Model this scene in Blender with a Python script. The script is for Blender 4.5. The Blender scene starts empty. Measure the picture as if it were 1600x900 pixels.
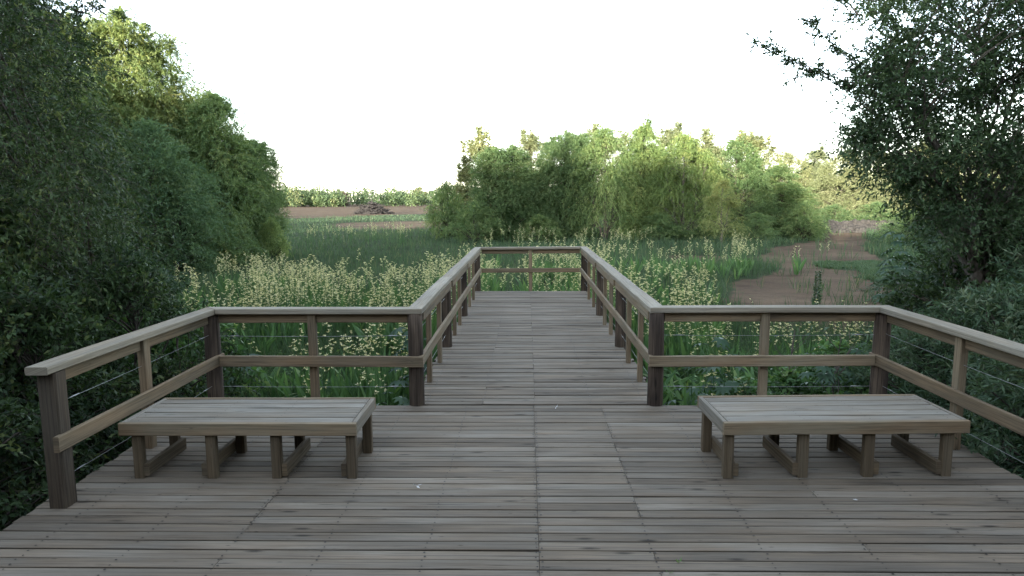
import bpy, math, random
import numpy as np
from mathutils import Vector
PI = math.pi
rng = np.random.default_rng(7)
random.seed(7)
SC = bpy.context.scene
COL = SC.collection
GZ = -0.9                                   # wetland ground level, deck top is z = 0

# ---------------------------------------------------------------- camera
F, PITCH, YAW, ROLL, CH = 1053.95, 0.12972, 0.02247, -0.00656, 1.9
cam_d = bpy.data.cameras.new('camera')
cam = bpy.data.objects.new('camera', cam_d)
COL.objects.link(cam)
cam_d.sensor_width = 36.0
cam_d.lens = 36.0 * F / 1600.0
cam_d.clip_end = 6000
cam_d.clip_start = 0.05
cy, sy, cp, sp = math.cos(YAW), math.sin(YAW), math.cos(PITCH), math.sin(PITCH)
_fw = Vector((-sy * cp, cy * cp, -sp)); _rt = Vector((cy, sy, 0)); _up = _rt.cross(_fw)
cr, sr = math.cos(ROLL), math.sin(ROLL)
_r2 = _rt * cr + _up * sr
_u2 = _up * cr - _rt * sr
from mathutils import Matrix
M = Matrix(((_r2.x, _u2.x, -_fw.x, 0), (_r2.y, _u2.y, -_fw.y, 0), (_r2.z, _u2.z, -_fw.z, CH), (0, 0, 0, 1)))
cam.matrix_world = M
SC.camera = cam

def ray(px, py):
    return _r2 * ((px - 800) / F) + _u2 * (-(py - 450) / F) + _fw
def at(px, py, Y):                          # point of the place at forward distance Y
    v = ray(px, py); return Vector((0, 0, CH)) + v * (Y / v.y)
def gp(px, py, z=GZ):                       # point of the place at height z
    v = ray(px, py); return Vector((0, 0, CH)) + v * ((z - CH) / v.z)

# ---------------------------------------------------------------- tags
def tag(o, label=None, cat=None, group=None, kind=None):
    if label: o['label'] = label
    if cat: o['category'] = cat
    if group: o['group'] = group
    if kind: o['kind'] = kind
    return o
def link(name, me, parent=None):
    o = bpy.data.objects.new(name, me); COL.objects.link(o)
    if parent: o.parent = parent
    return o
def empty(name, loc=(0, 0, 0), rz=0, label=None, cat=None, group=None):
    o = link(name, None); o.location = loc; o.rotation_euler = (0, 0, rz)
    o.empty_display_size = .1
    return tag(o, label, cat, group)
def copy_tree(o, parent=None):
    c = o.copy(); COL.objects.link(c)
    if parent: c.parent = parent
    for ch in list(o.children): copy_tree(ch, c)
    return c

# ---------------------------------------------------------------- materials
def newmat(name):
    m = bpy.data.materials.new(name); m.use_nodes = True
    nt = m.node_tree; nt.nodes.clear()
    out = nt.nodes.new('ShaderNodeOutputMaterial')
    return m, nt, out
def N(nt, t, **kw):
    n = nt.nodes.new(t)
    for k, v in kw.items():
        if k.startswith('i_'):
            n.inputs[k[2:].replace('_', ' ')].default_value = v
        else: setattr(n, k, v)
    return n
def ramp(nt, fac, stops):
    n = nt.nodes.new('ShaderNodeValToRGB'); e = n.color_ramp.elements
    while len(e) > 1: e.remove(e[-1])
    e[0].position = stops[0][0]; e[0].color = (*stops[0][1], 1)
    for p, c in stops[1:]:
        x = e.new(p); x.color = (*c, 1)
    nt.links.new(fac, n.inputs[0]); return n.outputs[0]
def mixc(nt, fac, a, b, mode='MIX'):
    n = nt.nodes.new('ShaderNodeMix'); n.data_type = 'RGBA'; n.blend_type = mode
    for s, v in ((0, fac), (6, a), (7, b)):
        if hasattr(v, 'links'): nt.links.new(v, n.inputs[s])
        else: n.inputs[s].default_value = v if s == 0 else (*v, 1)
    return n.outputs[2]
def mth(nt, op, a, b=0.0):
    n = nt.nodes.new('ShaderNodeMath'); n.operation = op
    for i, v in enumerate((a, b)):
        if hasattr(v, 'links'): nt.links.new(v, n.inputs[i])
        else: n.inputs[i].default_value = v
    return n.outputs[0]

def wood(name, dark, light, warm, grain=.5, rough=.8, knots=.5, blotch=.35, bump=.25):
    """weathered sawn timber: grain runs along U, every board has its own tone"""
    m, nt, out = newmat(name)
    uv = N(nt, 'ShaderNodeUVMap'); at_ = N(nt, 'ShaderNodeAttribute', attribute_name='rnd')
    rnd = at_.outputs['Fac']
    sep = N(nt, 'ShaderNodeSeparateXYZ'); nt.links.new(uv.outputs[0], sep.inputs[0])
    off = mth(nt, 'MULTIPLY', rnd, 91.0)
    def coord(su, sv):
        c = N(nt, 'ShaderNodeCombineXYZ')
        nt.links.new(mth(nt, 'MULTIPLY', sep.outputs[0], su), c.inputs[0])
        nt.links.new(mth(nt, 'MULTIPLY', sep.outputs[1], sv), c.inputs[1])
        nt.links.new(off, c.inputs[2]); return c.outputs[0]
    def noise(su, sv, det=4, dist=0.0, sc=1.0):
        n = N(nt, 'ShaderNodeTexNoise'); n.inputs['Scale'].default_value = sc
        n.inputs['Detail'].default_value = det; n.inputs['Distortion'].default_value = dist
        nt.links.new(coord(su, sv), n.inputs['Vector']); return n.outputs[0]
    g1 = noise(1.6, 75, 5, .6); g2 = noise(7, 260, 3); bl = noise(1.8, 9, 3, .4); bl2 = noise(.7, .9, 2)
    base = mixc(nt, rnd, dark, light)
    base = mixc(nt, ramp(nt, bl, ((.35, (0, 0, 0)), (.7, (1, 1, 1)))), base, warm)
    k = ramp(nt, g1, ((.28, (1 - grain,) * 3), (.55, (1, 1, 1)), (.8, (1.12,) * 3)))
    base = mixc(nt, 1.0, base, k, 'MULTIPLY')
    k2 = ramp(nt, g2, ((.3, (1 - grain * .45,) * 3), (.62, (1.05,) * 3)))
    base = mixc(nt, 1.0, base, k2, 'MULTIPLY')
    k3 = ramp(nt, bl2, ((.3, (1 - blotch,) * 3), (.65, (1.1,) * 3)))
    base = mixc(nt, 1.0, base, k3, 'MULTIPLY')
    if knots:
        v = N(nt, 'ShaderNodeTexVoronoi'); v.inputs['Scale'].default_value = 1.0
        nt.links.new(coord(2.1, 8.5), v.inputs['Vector'])
        kn = ramp(nt, v.outputs['Distance'], ((.05, (1 - knots,) * 3), (.10, (1 - knots * .45,) * 3), (.15, (1, 1, 1))))
        base = mixc(nt, 1.0, base, kn, 'MULTIPLY')
        v2 = N(nt, 'ShaderNodeTexVoronoi'); v2.inputs['Scale'].default_value = 1.0
        nt.links.new(coord(4.3, 17), v2.inputs['Vector'])
        kn2 = ramp(nt, v2.outputs['Distance'], ((.03, (1 - knots * .85,) * 3), (.09, (1, 1, 1))))
        base = mixc(nt, 1.0, base, kn2, 'MULTIPLY')
        cr_ = ramp(nt, noise(.9, 30, 3, 1.2), ((.30, (1 - knots * .8,) * 3), (.335, (1, 1, 1))))
        base = mixc(nt, 1.0, base, cr_, 'MULTIPLY')
    p = N(nt, 'ShaderNodeBsdfPrincipled'); nt.links.new(base, p.inputs['Base Color'])
    p.inputs['Roughness'].default_value = rough; p.inputs['Specular IOR Level'].default_value = .16
    b = N(nt, 'ShaderNodeBump'); b.inputs['Strength'].default_value = bump; b.inputs['Distance'].default_value = .004
    nt.links.new(mth(nt, 'ADD', g1, mth(nt, 'MULTIPLY', g2, .5)), b.inputs['Height'])
    nt.links.new(b.outputs[0], p.inputs['Normal']); nt.links.new(p.outputs[0], out.inputs[0])
    return m

def leafmat(name, a, b, c=None, trans=.3, rough=.55, spec=.25, hue=.5):
    m, nt, out = newmat(name)
    at_ = N(nt, 'ShaderNodeAttribute', attribute_name='rnd')
    col = ramp(nt, at_.outputs['Fac'], ((0, a), (.85, b), (1, c or b)))
    oi = N(nt, 'ShaderNodeObjectInfo')
    tone = ramp(nt, oi.outputs['Random'], ((0, (.66, .74, .78)), (.5, (.9, .95, .95)), (1, (1.12, 1.08, .92))))
    col = mixc(nt, hue, col, mixc(nt, 1.0, col, tone, 'MULTIPLY'))
    p = N(nt, 'ShaderNodeBsdfPrincipled'); nt.links.new(col, p.inputs['Base Color'])
    p.inputs['Roughness'].default_value = rough; p.inputs['Specular IOR Level'].default_value = spec
    t = N(nt, 'ShaderNodeBsdfTranslucent')
    nt.links.new(mixc(nt, 1.0, col, (1.25, 1.2, .7), 'MULTIPLY'), t.inputs[0])
    mx = N(nt, 'ShaderNodeMixShader'); mx.inputs[0].default_value = trans
    nt.links.new(p.outputs[0], mx.inputs[1]); nt.links.new(t.outputs[0], mx.inputs[2])
    nt.links.new(mx.outputs[0], out.inputs[0]); return m

def plain(name, col, rough=.8, metal=0, nscale=0, var=.3, spec=.3):
    m, nt, out = newmat(name)
    p = N(nt, 'ShaderNodeBsdfPrincipled'); p.inputs['Roughness'].default_value = rough
    p.inputs['Metallic'].default_value = metal; p.inputs['Specular IOR Level'].default_value = spec
    if nscale:
        tc = N(nt, 'ShaderNodeTexCoord'); n = N(nt, 'ShaderNodeTexNoise'); n.inputs['Scale'].default_value = nscale
        n.inputs['Detail'].default_value = 5; nt.links.new(tc.outputs['Object'], n.inputs['Vector'])
        c = ramp(nt, n.outputs[0], ((.3, tuple(x * (1 - var) for x in col)), (.7, tuple(x * (1 + var) for x in col))))
        nt.links.new(c, p.inputs['Base Color'])
        b = N(nt, 'ShaderNodeBump'); b.inputs['Strength'].default_value = .4; b.inputs['Distance'].default_value = .02
        nt.links.new(n.outputs[0], b.inputs['Height']); nt.links.new(b.outputs[0], p.inputs['Normal'])
    else: p.inputs['Base Color'].default_value = (*col, 1)
    nt.links.new(p.outputs[0], out.inputs[0]); return m

MW_DECK = wood('deck_timber', (.088, .072, .054), (.200, .178, .145), (.148, .117, .084), grain=.34, knots=.7, blotch=.36)
MW_RAIL = wood('rail_timber', (.12, .094, .062), (.21, .175, .12), (.185, .13, .078), grain=.45, knots=.45, blotch=.22)  # rail, leg, post and log tones lowered to hold upright faces' shade
MW_TOP = wood('handrail_timber', (.18, .165, .132), (.24, .222, .178), (.215, .18, .13), grain=.42, knots=.25, blotch=.16)
MW_SEAT = wood('bench_timber', (.155, .143, .12), (.222, .208, .176), (.188, .16, .122), grain=.4, knots=.4, blotch=.22)
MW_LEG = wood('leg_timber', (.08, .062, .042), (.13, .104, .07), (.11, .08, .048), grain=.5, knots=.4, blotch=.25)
MW_POST = wood('post_timber', (.045, .037, .028), (.08, .066, .05), (.07, .052, .036), grain=.5, knots=.5, blotch=.3)
MW_LOG = wood('log_timber', (.028, .021, .017), (.05, .038, .03), (.12, .09, .065), grain=.65, rough=.9, knots=.55, blotch=.4, bump=.6)
M_NAIL = plain('nail_iron', (.016, .013, .011), .6, .4)
M_WIRE = plain('wire_steel', (.28, .285, .29), .5, .7)
M_BARK = plain('bark', (.05, .041, .033), .95, nscale=9, var=.45)
M_BARKL = plain('pale_bark', (.085, .073, .062), .95, nscale=9, var=.4)
M_STICK = plain('dry_stick', (.03, .027, .026), .95, nscale=4, var=.4)
M_STONE = plain('rubble_stone', (.027, .0245, .0225), .95, nscale=3, var=.35)
M_PALE = plain('pale_stone', (.2, .21, .22), .8, nscale=14, var=.3)
M_PAPER = plain('white_scrap', (.5, .5, .49), .8)
L_WILLOW = leafmat('willow_leaf', (0.098, 0.16, 0.064), (0.198, 0.262, 0.108), (0.28, 0.31, 0.135), trans=0.45, spec=0.28, hue=0.9)
L_SUNLIT = leafmat('sunlit_leaf', (0.17, 0.195, 0.1), (0.27, 0.285, 0.155), (0.36, 0.35, 0.21), trans=0.4)  # paler leaf puts sunlight into the colour of the lit trees
L_YELW = leafmat('yellowish_willow_leaf', (0.17, 0.21, 0.085), (0.29, 0.32, 0.14), (0.38, 0.36, 0.18), trans=0.45)
L_CROWN = leafmat('sunny_willow_leaf', (.11, .16, .06), (.20, .24, .09), (.29, .29, .12), trans=.42, hue=.2)  # willow leaf yellowed, low sun put into the whole crown's colour
L_TEAL = leafmat('feathery_leaf', (0.08, 0.145, 0.072), (0.145, 0.22, 0.105), (0.2, 0.26, 0.12), trans=0.42, spec=0.28)
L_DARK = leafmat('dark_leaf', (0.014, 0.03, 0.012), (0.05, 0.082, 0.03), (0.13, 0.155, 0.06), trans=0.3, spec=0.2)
L_SHRUB = leafmat('shrub_leaf', (0.036, 0.07, 0.04), (0.085, 0.135, 0.076), (0.15, 0.185, 0.12), trans=0.35, spec=0.25)
L_OLIVE = leafmat('small_oval_leaf', (0.026, 0.05, 0.024), (0.062, 0.105, 0.05), (0.1, 0.135, 0.07), trans=0.3, spec=0.22, rough=0.55)
L_CANNA = leafmat('canna_leaf', (0.05, 0.108, 0.045), (0.105, 0.2, 0.075), (0.17, 0.26, 0.105), trans=0.42)
L_FLOWER = leafmat('canna_flower', (0.62, 0.575, 0.34), (0.76, 0.73, 0.47), (0.82, 0.79, 0.58), trans=0.35, spec=0.2, hue=0.1)
L_GRASS = leafmat('grass_blade', (0.036, 0.066, 0.037), (0.066, 0.112, 0.058), (0.15, 0.16, 0.09), trans=0.4)
L_CASTOR = leafmat('palmate_leaf', (0.03, 0.065, 0.035), (0.055, 0.1, 0.058), (0.075, 0.12, 0.065), trans=0.2, spec=0.3)
L_LOW = leafmat('low_leaf', (0.05, 0.115, 0.04), (0.115, 0.21, 0.07), (0.18, 0.25, 0.09), trans=0.4)
L_FAR = leafmat('far_leaf', (0.042, 0.072, 0.034), (0.092, 0.125, 0.052), (0.17, 0.17, 0.08), trans=0.25)
L_RED = leafmat('red_petal', (.55, .09, .05), (.65, .14, .08), trans=.2)
L_BROWN = leafmat('dry_twig', (.12, .09, .065), (.19, .145, .11), trans=.1)

# ---------------------------------------------------------------- timber mesh builder
class MB:
    def __init__(s): s.v = []; s.f = []; s.uv = []; s.r = []; s.m = []
    def face(s, idx, uvs, r, m=0): s.f.append(idx); s.uv.append(uvs); s.r.append(r); s.m.append(m)
    def board(s, p0, p1, wdir, W, T, c=.004, nseg=1, warp=0., rnd=None, m=0, u=0.):
        """sawn board from p0 to p1 (axis), W along wdir, T along the third axis, edges eased by c"""
        p0, p1 = Vector(p0), Vector(p1); ax = (p1 - p0); L = ax.length; ax.normalize()
        w = Vector(wdir); w = (w - ax * w.dot(ax)).normalized(); t = ax.cross(w).normalized()
        r = random.random() if rnd is None else rnd
        a, b = W / 2, T / 2
        prof = [(-a + c + u, -b), (a - c - u, -b), (a - u, -b + c), (a, b - c), (a - c, b), (-a + c, b), (-a, b - c), (-a + u, -b + c)]
        cum = [0]
        for i in range(8):
            q, q2 = prof[i], prof[(i + 1) % 8]; cum.append(cum[-1] + math.hypot(q[0] - q2[0], q[1] - q2[1]))
        u0 = random.random() * 5; base = len(s.v)
        ph = [random.random() * 6.28 for _ in range(4)]
        for k in range(nseg + 1):
            x = L * k / nseg
            dw = warp * (math.sin(x * 2.3 + ph[0]) + .5 * math.sin(x * 5.1 + ph[1]))
            dt = warp * (math.sin(x * 1.9 + ph[2]) + .5 * math.sin(x * 4.3 + ph[3]))
            if k == 0 or k == nseg: pass
            for q in prof: s.v.append(p0 + ax * x + w * (q[0] + dw) + t * (q[1] + dt))
        for k in range(nseg):
            for i in range(8):
                j = (i + 1) % 8; A = base + k * 8; B = A + 8
                u1, u2 = u0 + L * k / nseg, u0 + L * (k + 1) / nseg
                s.face((A + i, A + j, B + j, B + i), ((u1, cum[i]), (u1, cum[i + 1]), (u2, cum[i + 1]), (u2, cum[i])), r, m)
        s.face(tuple(base + i for i in range(7, -1, -1)), tuple((prof[i][1] * .2, prof[i][0]) for i in range(7, -1, -1)), r, m)
        e = base + nseg * 8
        s.face(tuple(e + i for i in range(8)), tuple((prof[i][1] * .2, prof[i][0]) for i in range(8)), r, m)
    def log(s, p0, p1, r0, r1, sides=16, nseg=12, rough=.06, m=0):
        p0, p1 = Vector(p0), Vector(p1); ax = p1 - p0; L = ax.length; ax.normalize()
        w = Vector((1, 0, 0)); w = (w - ax * w.dot(ax)).normalized(); t = ax.cross(w)
        r = random.random(); base = len(s.v); u0 = random.random() * 5
        lob = [1 + random.uniform(-rough, rough) for _ in range(sides)]
        for k in range(nseg + 1):
            x = k / nseg; R = r0 + (r1 - r0) * x
            for i in range(sides):
                a = 2 * PI * i / sides
                q = R * lob[i] * (1 + random.uniform(-rough, rough) * .35)
                s.v.append(p0 + ax * L * x + w * q * math.cos(a) + t * q * math.sin(a))
        for k in range(nseg):
            for i in range(sides):
                j = (i + 1) % sides; A = base + k * sides; B = A + sides
                u1, u2 = u0 + L * k / nseg, u0 + L * (k + 1) / nseg
                v1, v2 = 2 * PI * r0 * i / sides, 2 * PI * r0 * (i + 1) / sides
                s.face((A + i, A + j, B + j, B + i), ((u1, v1), (u1, v2), (u2, v2), (u2, v1)), r, m)
        e = base + nseg * sides
        s.face(tuple(e + i for i in range(sides)), tuple((math.cos(i) * .02, math.sin(i) * .05) for i in range(sides)), r, m)
    def disc(s, c, R, m=0):
        b = len(s.v)
        for i in range(6): s.v.append(Vector(c) + Vector((R * math.cos(i * PI / 3), R * math.sin(i * PI / 3), 0)))
        s.face(tuple(b + i for i in range(6)), ((0, 0),) * 6, .5, m)
    def build(s, name, mats, parent=None, smooth=False):
        me = bpy.data.meshes.new(name); me.from_pydata([tuple(v) for v in s.v], [], s.f)
        if not isinstance(mats, (list, tuple)): mats = [mats]
        for m in mats: me.materials.append(m)
        uvl = me.uv_layers.new(name='UVMap')
        flat = np.array([c for u in s.uv for q in u for c in q], dtype=np.float32)
        uvl.data.foreach_set('uv', flat)
        a = me.attributes.new('rnd', 'FLOAT', 'FACE'); a.data.foreach_set('value', np.array(s.r, dtype=np.float32))
        me.polygons.foreach_set('material_index', np.array(s.m, dtype=np.int32))
        if smooth: me.polygons.foreach_set('use_smooth', np.ones(len(s.f), dtype=bool))
        me.update(); return link(name, me, parent)

# ---------------------------------------------------------------- foliage mesh builder (quads only)
class G:
    def __init__(s): s.V = []; s.Q = []; s.R = []; s.MI = []; s.n = 0
    def add(s, V, Q, R, m=0):
        V = np.asarray(V, np.float32).reshape(-1, 3); Q = np.asarray(Q, np.int64).reshape(-1, 4)
        s.V.append(V); s.Q.append(Q + s.n); s.n += len(V)
        s.R.append(np.broadcast_to(np.asarray(R, np.float32), (len(Q),)).copy()); s.MI.append(np.full(len(Q), m, np.int32))
    def leaves(s, P, D, L, W, r=None, m=0, up=(0, 0, 1), curl=.12, rg=None):
        rg = rg or rng; n = len(P)
        if not n: return
        P = np.asarray(P, float); D = unit(D)
        L = np.broadcast_to(L, (n,))[:, None]; W = np.broadcast_to(W, (n,))[:, None]
        Nn = unit(np.asarray(up, float) * .8 + rg.normal(0, .55, (n, 3)))
        S = unit(np.cross(D, Nn)); Z = np.cross(S, D)
        V = np.stack([P, P + D * L * .45 + S * W * .5, P + D * L - Z * L * curl, P + D * L * .45 - S * W * .5], 1)
        s.add(V.reshape(-1, 3), np.arange(n * 4).reshape(n, 4), rg.random(n) if r is None else r, m)
    def tube(s, pts, radii, sides=5, m=0, r=.5):
        pts = np.asarray(pts, float); k = len(pts)
        T = unit(np.gradient(pts, axis=0)); ref = np.array([.31, .17, .93]) if abs(T[0, 2]) < .9 else np.array([1., .1, 0])
        A = unit(np.cross(T, ref)); B = np.cross(T, A); ang = np.arange(sides) * 2 * PI / sides
        R = np.asarray(radii, float)[:, None, None]
        V = pts[:, None, :] + R * (np.cos(ang)[None, :, None] * A[:, None, :] + np.sin(ang)[None, :, None] * B[:, None, :])
        Q = [(i * sides + j, i * sides + (j + 1) % sides, (i + 1) * sides + (j + 1) % sides, (i + 1) * sides + j) for i in range(k - 1) for j in range(sides)]
        s.add(V.reshape(-1, 3), Q, r, m)
    def ribbon(s, base, d, L, W, droop, seg=3, m=0, r=.5, side=None, fold=.0):
        """long leaf: an arched strap, vectorised over n leaves"""
        base = np.asarray(base, float); n = len(base); d = unit(d)
        L = np.broadcast_to(L, (n,))[:, None]; W = np.broadcast_to(W, (n,))[:, None]; droop = np.broadcast_to(droop, (n,))[:, None]
        if side is None:
            side = np.cross(d, np.array([0, 0, 1.0])); side = side + rng.normal(0, .25, (n, 3))
        S = unit(side); prof = {2: (.75, 1, .08), 3: (.6, 1, .8, .06), 4: (.5, .95, 1, .65, .05), 1: (1, .2)}[seg]
        horiz = d * np.array([1, 1, 0]); rows = []
        for i in range(seg + 1):
            t = i / seg
            c = base + d * L * t + (horiz * .5 - np.array([0, 0, 1.0])) * L * droop * t * t
            rows.append(c + S * W * .5 * prof[i]); rows.append(c - S * W * .5 * prof[i])
        V = np.stack(rows, 1); q = np.array([(2 * i, 2 * i + 2, 2 * i + 3, 2 * i + 1) for i in range(seg)])
        Q = (q[None] + (np.arange(n) * 2 * (seg + 1))[:, None, None]).reshape(-1, 4)
        s.add(V.reshape(-1, 3), Q, np.repeat(np.broadcast_to(r, (n,)), seg), m)
    def arrays(s):
        return np.concatenate(s.V), np.concatenate(s.Q), np.concatenate(s.R), np.concatenate(s.MI)
    def mesh(s, name, mats, smooth=False):
        V, Q, R, MI = s.arrays()
        return mesh_from(name, V, Q, R, MI, mats, smooth)
def unit(a):
    a = np.asarray(a, float); return a / np.maximum(np.linalg.norm(a, axis=-1, keepdims=True), 1e-9)
def mesh_from(name, V, Q, R, MI, mats, smooth=False):
    me = bpy.data.meshes.new(name)
    me.vertices.add(len(V)); me.vertices.foreach_set('co', np.ascontiguousarray(V, np.float32).ravel())
    me.loops.add(len(Q) * 4); me.loops.foreach_set('vertex_index', np.ascontiguousarray(Q, np.int32).ravel())
    me.polygons.add(len(Q)); me.polygons.foreach_set('loop_start', np.arange(0, len(Q) * 4, 4, dtype=np.int32))
    if not isinstance(mats, (list, tuple)): mats = [mats]
    for m in mats: me.materials.append(m)
    me.polygons.foreach_set('material_index', MI)
    if smooth: me.polygons.foreach_set('use_smooth', np.ones(len(Q), dtype=bool))
    a = me.attributes.new('rnd', 'FLOAT', 'FACE'); a.data.foreach_set('value', R.astype(np.float32))
    me.update(calc_edges=True); return me

# ================================================================= DECK
DL, DR, DF, DN = -3.09, 3.36, 6.13, -1.6         # platform edges
PL, PR, PE = -1.10, 1.255, 14.1                  # pier edges
PITCHB, BW = .0975, .0878
deck = empty('boardwalk_deck'); tag(deck, 'weathered grey plank deck with a narrow pier running out over the marsh', 'boardwalk')
mb = MB(); nails = []
JO = [-2.75, -2.2, -1.65, -1.13, -.56, .06, .68, 1.28, 1.85, 2.45, 3.0]
y = DN + PITCHB / 2
k = 0
while y + BW / 2 < DF:
    a, b = DL + random.uniform(-.012, .012), DR + random.uniform(-.012, .012)
    cuts = [.06]
    if random.random() < .55: cuts.append(.68)
    elif random.random() < .4: cuts.append(1.85)
    if random.random() < .35: cuts.append(-1.65)
    cuts = [a] + sorted(cuts) + [b]
    dz = random.uniform(-.0012, .0012)
    for i in range(len(cuts) - 1):
        x0, x1 = cuts[i] + (.0015 if i else 0), cuts[i + 1] - (.0015 if i < len(cuts) - 2 else 0)
        dz2 = dz + random.uniform(-.001, .001); q = min(1, max(0, random.gauss(.5, .22)))
        yy = y + random.uniform(-.0015, .0015)
        mb.board((x0, yy, -.0175 + dz2), (x1, yy, -.0175 + dz2), (0, 1, 0), BW + random.uniform(-.003, .002), .035, c=.003, nseg=3, warp=.0012, rnd=q, u=.012)
        for j in JO:
            for e in ((j - .012, j + .012) if any(abs(j - c_) < .01 for c_ in cuts) else (j,)):
                if x0 < e < x1:
                    for s in (-.026, .026):
                        if random.random() < .93: nails.append((e + random.uniform(-.008, .008), yy + s + random.uniform(-.006, .006), dz2 + .0042))
    y += PITCHB; k += 1
for n_ in nails: mb.disc(n_, random.uniform(.0045, .0075), 1)
planks = mb.build('platform_planks', [MW_DECK, M_NAIL], deck)
mb = MB(); nails = []
y = DF + .012 + BW / 2
JP = [-.95, -.42, .07, .6, 1.1]
while y + BW / 2 < PE:
    a, b = PL + random.uniform(-.02, .02), PR + random.uniform(-.02, .02)
    cuts = [a, b] if random.random() < .3 else [a, random.choice([.07, .07, .07, -.42]), b]
    dz = random.uniform(-.003, .003)
    for i in range(len(cuts) - 1):
        x0, x1 = cuts[i] + (.002 if i else 0), cuts[i + 1] - (.002 if i < len(cuts) - 2 else 0)
        dz2 = dz + random.uniform(-.002, .002)
        mb.board((x0, y, -.0175 + dz2), (x1, y, -.0175 + dz2), (0, 1, .02 * random.uniform(-1, 1)), BW + random.uniform(-.006, .002), .035, c=.003, nseg=3, warp=.0018, rnd=min(1, max(0, random.gauss(.62, .2))), u=.012)
        for j in JP:
            if x0 < j < x1:
                for s in (-.026, .026): nails.append((j + random.uniform(-.012, .012), y + s, dz2 + .0065))
    y += PITCHB
for n_ in nails: mb.disc(n_, random.uniform(.005, .008), 1)
mb.build('pier_planks', [MW_DECK, M_NAIL], deck)
mb = MB()
for j in JO: mb.board((j, DN, -.111), (j, DF - .06, -.111), (1, 0, 0), .05, .15, c=.003)
for j in JP: mb.board((j, DF - .05, -.113), (j, PE - .05, -.113), (1, 0, 0), .05, .15, c=.003)
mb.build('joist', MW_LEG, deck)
mb = MB()
mb.board((DL + .02, DF - .03, -.115), (PL - .02, DF - .03, -.115), (0, 0, 1), .15, .04)
mb.board((PR + .02, DF - .03, -.116), (DR - .02, DF - .03, -.116), (0, 0, 1), .15, .04)
mb.board((DL + .03, DN, -.117), (DL + .03, DF - .06, -.117), (0, 0, 1), .15, .04)
mb.board((DR - .03, DN, -.118), (DR - .03, DF - .06, -.118), (0, 0, 1), .15, .04)
mb.board((PL + .03, DF, -.119), (PL + .03, PE - .03, -.119), (0, 0, 1), .15, .04)
mb.board((PR - .03, DF, -.119), (PR - .03, PE - .03, -.119), (0, 0, 1), .15, .04)
mb.board((PL + .06, PE - .03, -.120), (PR - .06, PE - .03, -.120), (0, 0, 1), .15, .04)
mb.build('edge_beam', MW_RAIL, deck)
for x in (-2.2, 0.06, 2.45):
    for yy in (-.9, 1.3, 3.4):
        mb = MB(); mb.log((x, yy, GZ - .4), (x, yy, -.19), .075, .07); mb.build('support_post', MW_LOG, deck, True)

# ================================================================= RAILING
rail = empty('wooden_railing', (0, 6, 0)); tag(rail, 'timber post and rail guard with wire strands running round the deck and pier', 'railing')
rail.location = (0, 0, 0)
ZR, RW, RT = .92, .14, .05
XL, XR, IL, IR, Y0, Y1, YN = -2.88, 3.18, -.966, 1.12, 6.075, 14.12, 3.89
def handrail(pts_in, pts_out, nseg=10):
    """flat cap with mitred ends: inner and outer edge each given by its two end points"""
    (a0, a1), (b0, b1) = pts_in, pts_out
    m = MB(); r = random.random(); c = .006
    a0, a1, b0, b1 = map(Vector, (a0, a1, b0, b1)); L = (a1 - a0).length; u0 = random.random() * 4
    ph = [random.random() * 6 for _ in range(3)]
    for k in range(nseg + 1):
        t = k / nseg; A = a0.lerp(a1, t); B = b0.lerp(b1, t); d = (B - A).normalized()
        w = .0035 * (math.sin(t * L * 1.7 + ph[0]) + .6 * math.sin(t * L * 4.1 + ph[1])) * (1 if 0 < k < nseg else .3)
        wz = .0025 * math.sin(t * L * 1.3 + ph[2])
        up = Vector((0, 0, 1))
        for P, z in ((A + d * c, ZR), (B - d * c, ZR), (B, ZR - c), (B, ZR - RT + c), (B - d * c, ZR - RT), (A + d * c, ZR - RT), (A, ZR - RT + c), (A, ZR - c)):
            m.v.append(Vector((P.x, P.y, z + wz)) + d * w)
    cum = [0, RW, RW + .008, RW + .05, RW + .058, 2 * RW + .058, 2 * RW + .066, 2 * RW + .1, 2 * RW + .108]
    for k in range(nseg):
        for i in range(8):
            j = (i + 1) % 8; A = k * 8; B = A + 8; u1, u2 = u0 + L * k / nseg, u0 + L * (k + 1) / nseg
            m.face((A + i, A + j, B + j, B + i), ((u1, cum[i]), (u1, cum[i + 1]), (u2, cum[i + 1]), (u2, cum[i])), r)
    m.face(tuple(range(7, -1, -1)), ((0, 0), (.01, .0), (.01, .1), (0, .1)) * 2, r)
    e = nseg * 8; m.face(tuple(e + i for i in range(8)), ((0, 0), (.01, .0), (.01, .1), (0, .1)) * 2, r)
    return m.build('handrail', MW_TOP, rail)
g = .0018
def cap_y(xi, xo, ya, yb, na=False, nb=False):   # run along Y; mitre when na / nb false
    s = abs(xo - xi)
    handrail(((xi, ya, 0), (xi, yb, 0)), ((xo, ya + (0 if na else s), 0), (xo, yb + (0 if nb else s), 0)))
w = RW
# left side, left front, pier left, pier end, pier right, right front, right side
handrail(((XL, YN, 0), (XL, Y0 - g, 0)), ((XL - w, YN, 0), (XL - w, Y0 + w - g, 0)))
handrail(((XL + g, Y0, 0), (IL - g, Y0, 0)), ((XL - w + g, Y0 + w, 0), (IL - w - g, Y0 + w, 0)))
for a, b, first, last in ((Y0, 8.66, True, False), (8.66, 11.3, False, False), (11.3, Y1, False, True)):
    for xi, s in ((IL, -1), (IR, 1)):
        a2 = a + g; b2 = b - g
        handrail(((xi, a2, 0), (xi, b2, 0)), ((xi + s * w, a2 + (w if first else 0), 0), (xi + s * w, b2 + (w if last else 0), 0)))
handrail(((IL + g, Y1, 0), (IR - g, Y1, 0)), ((IL - w + g, Y1 + w, 0), (IR + w - g, Y1 + w, 0)))
handrail(((IR + g, Y0, 0), (XR - g, Y0, 0)), ((IR + w + g, Y0 + w, 0), (XR + w - g, Y0 + w, 0)))
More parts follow.
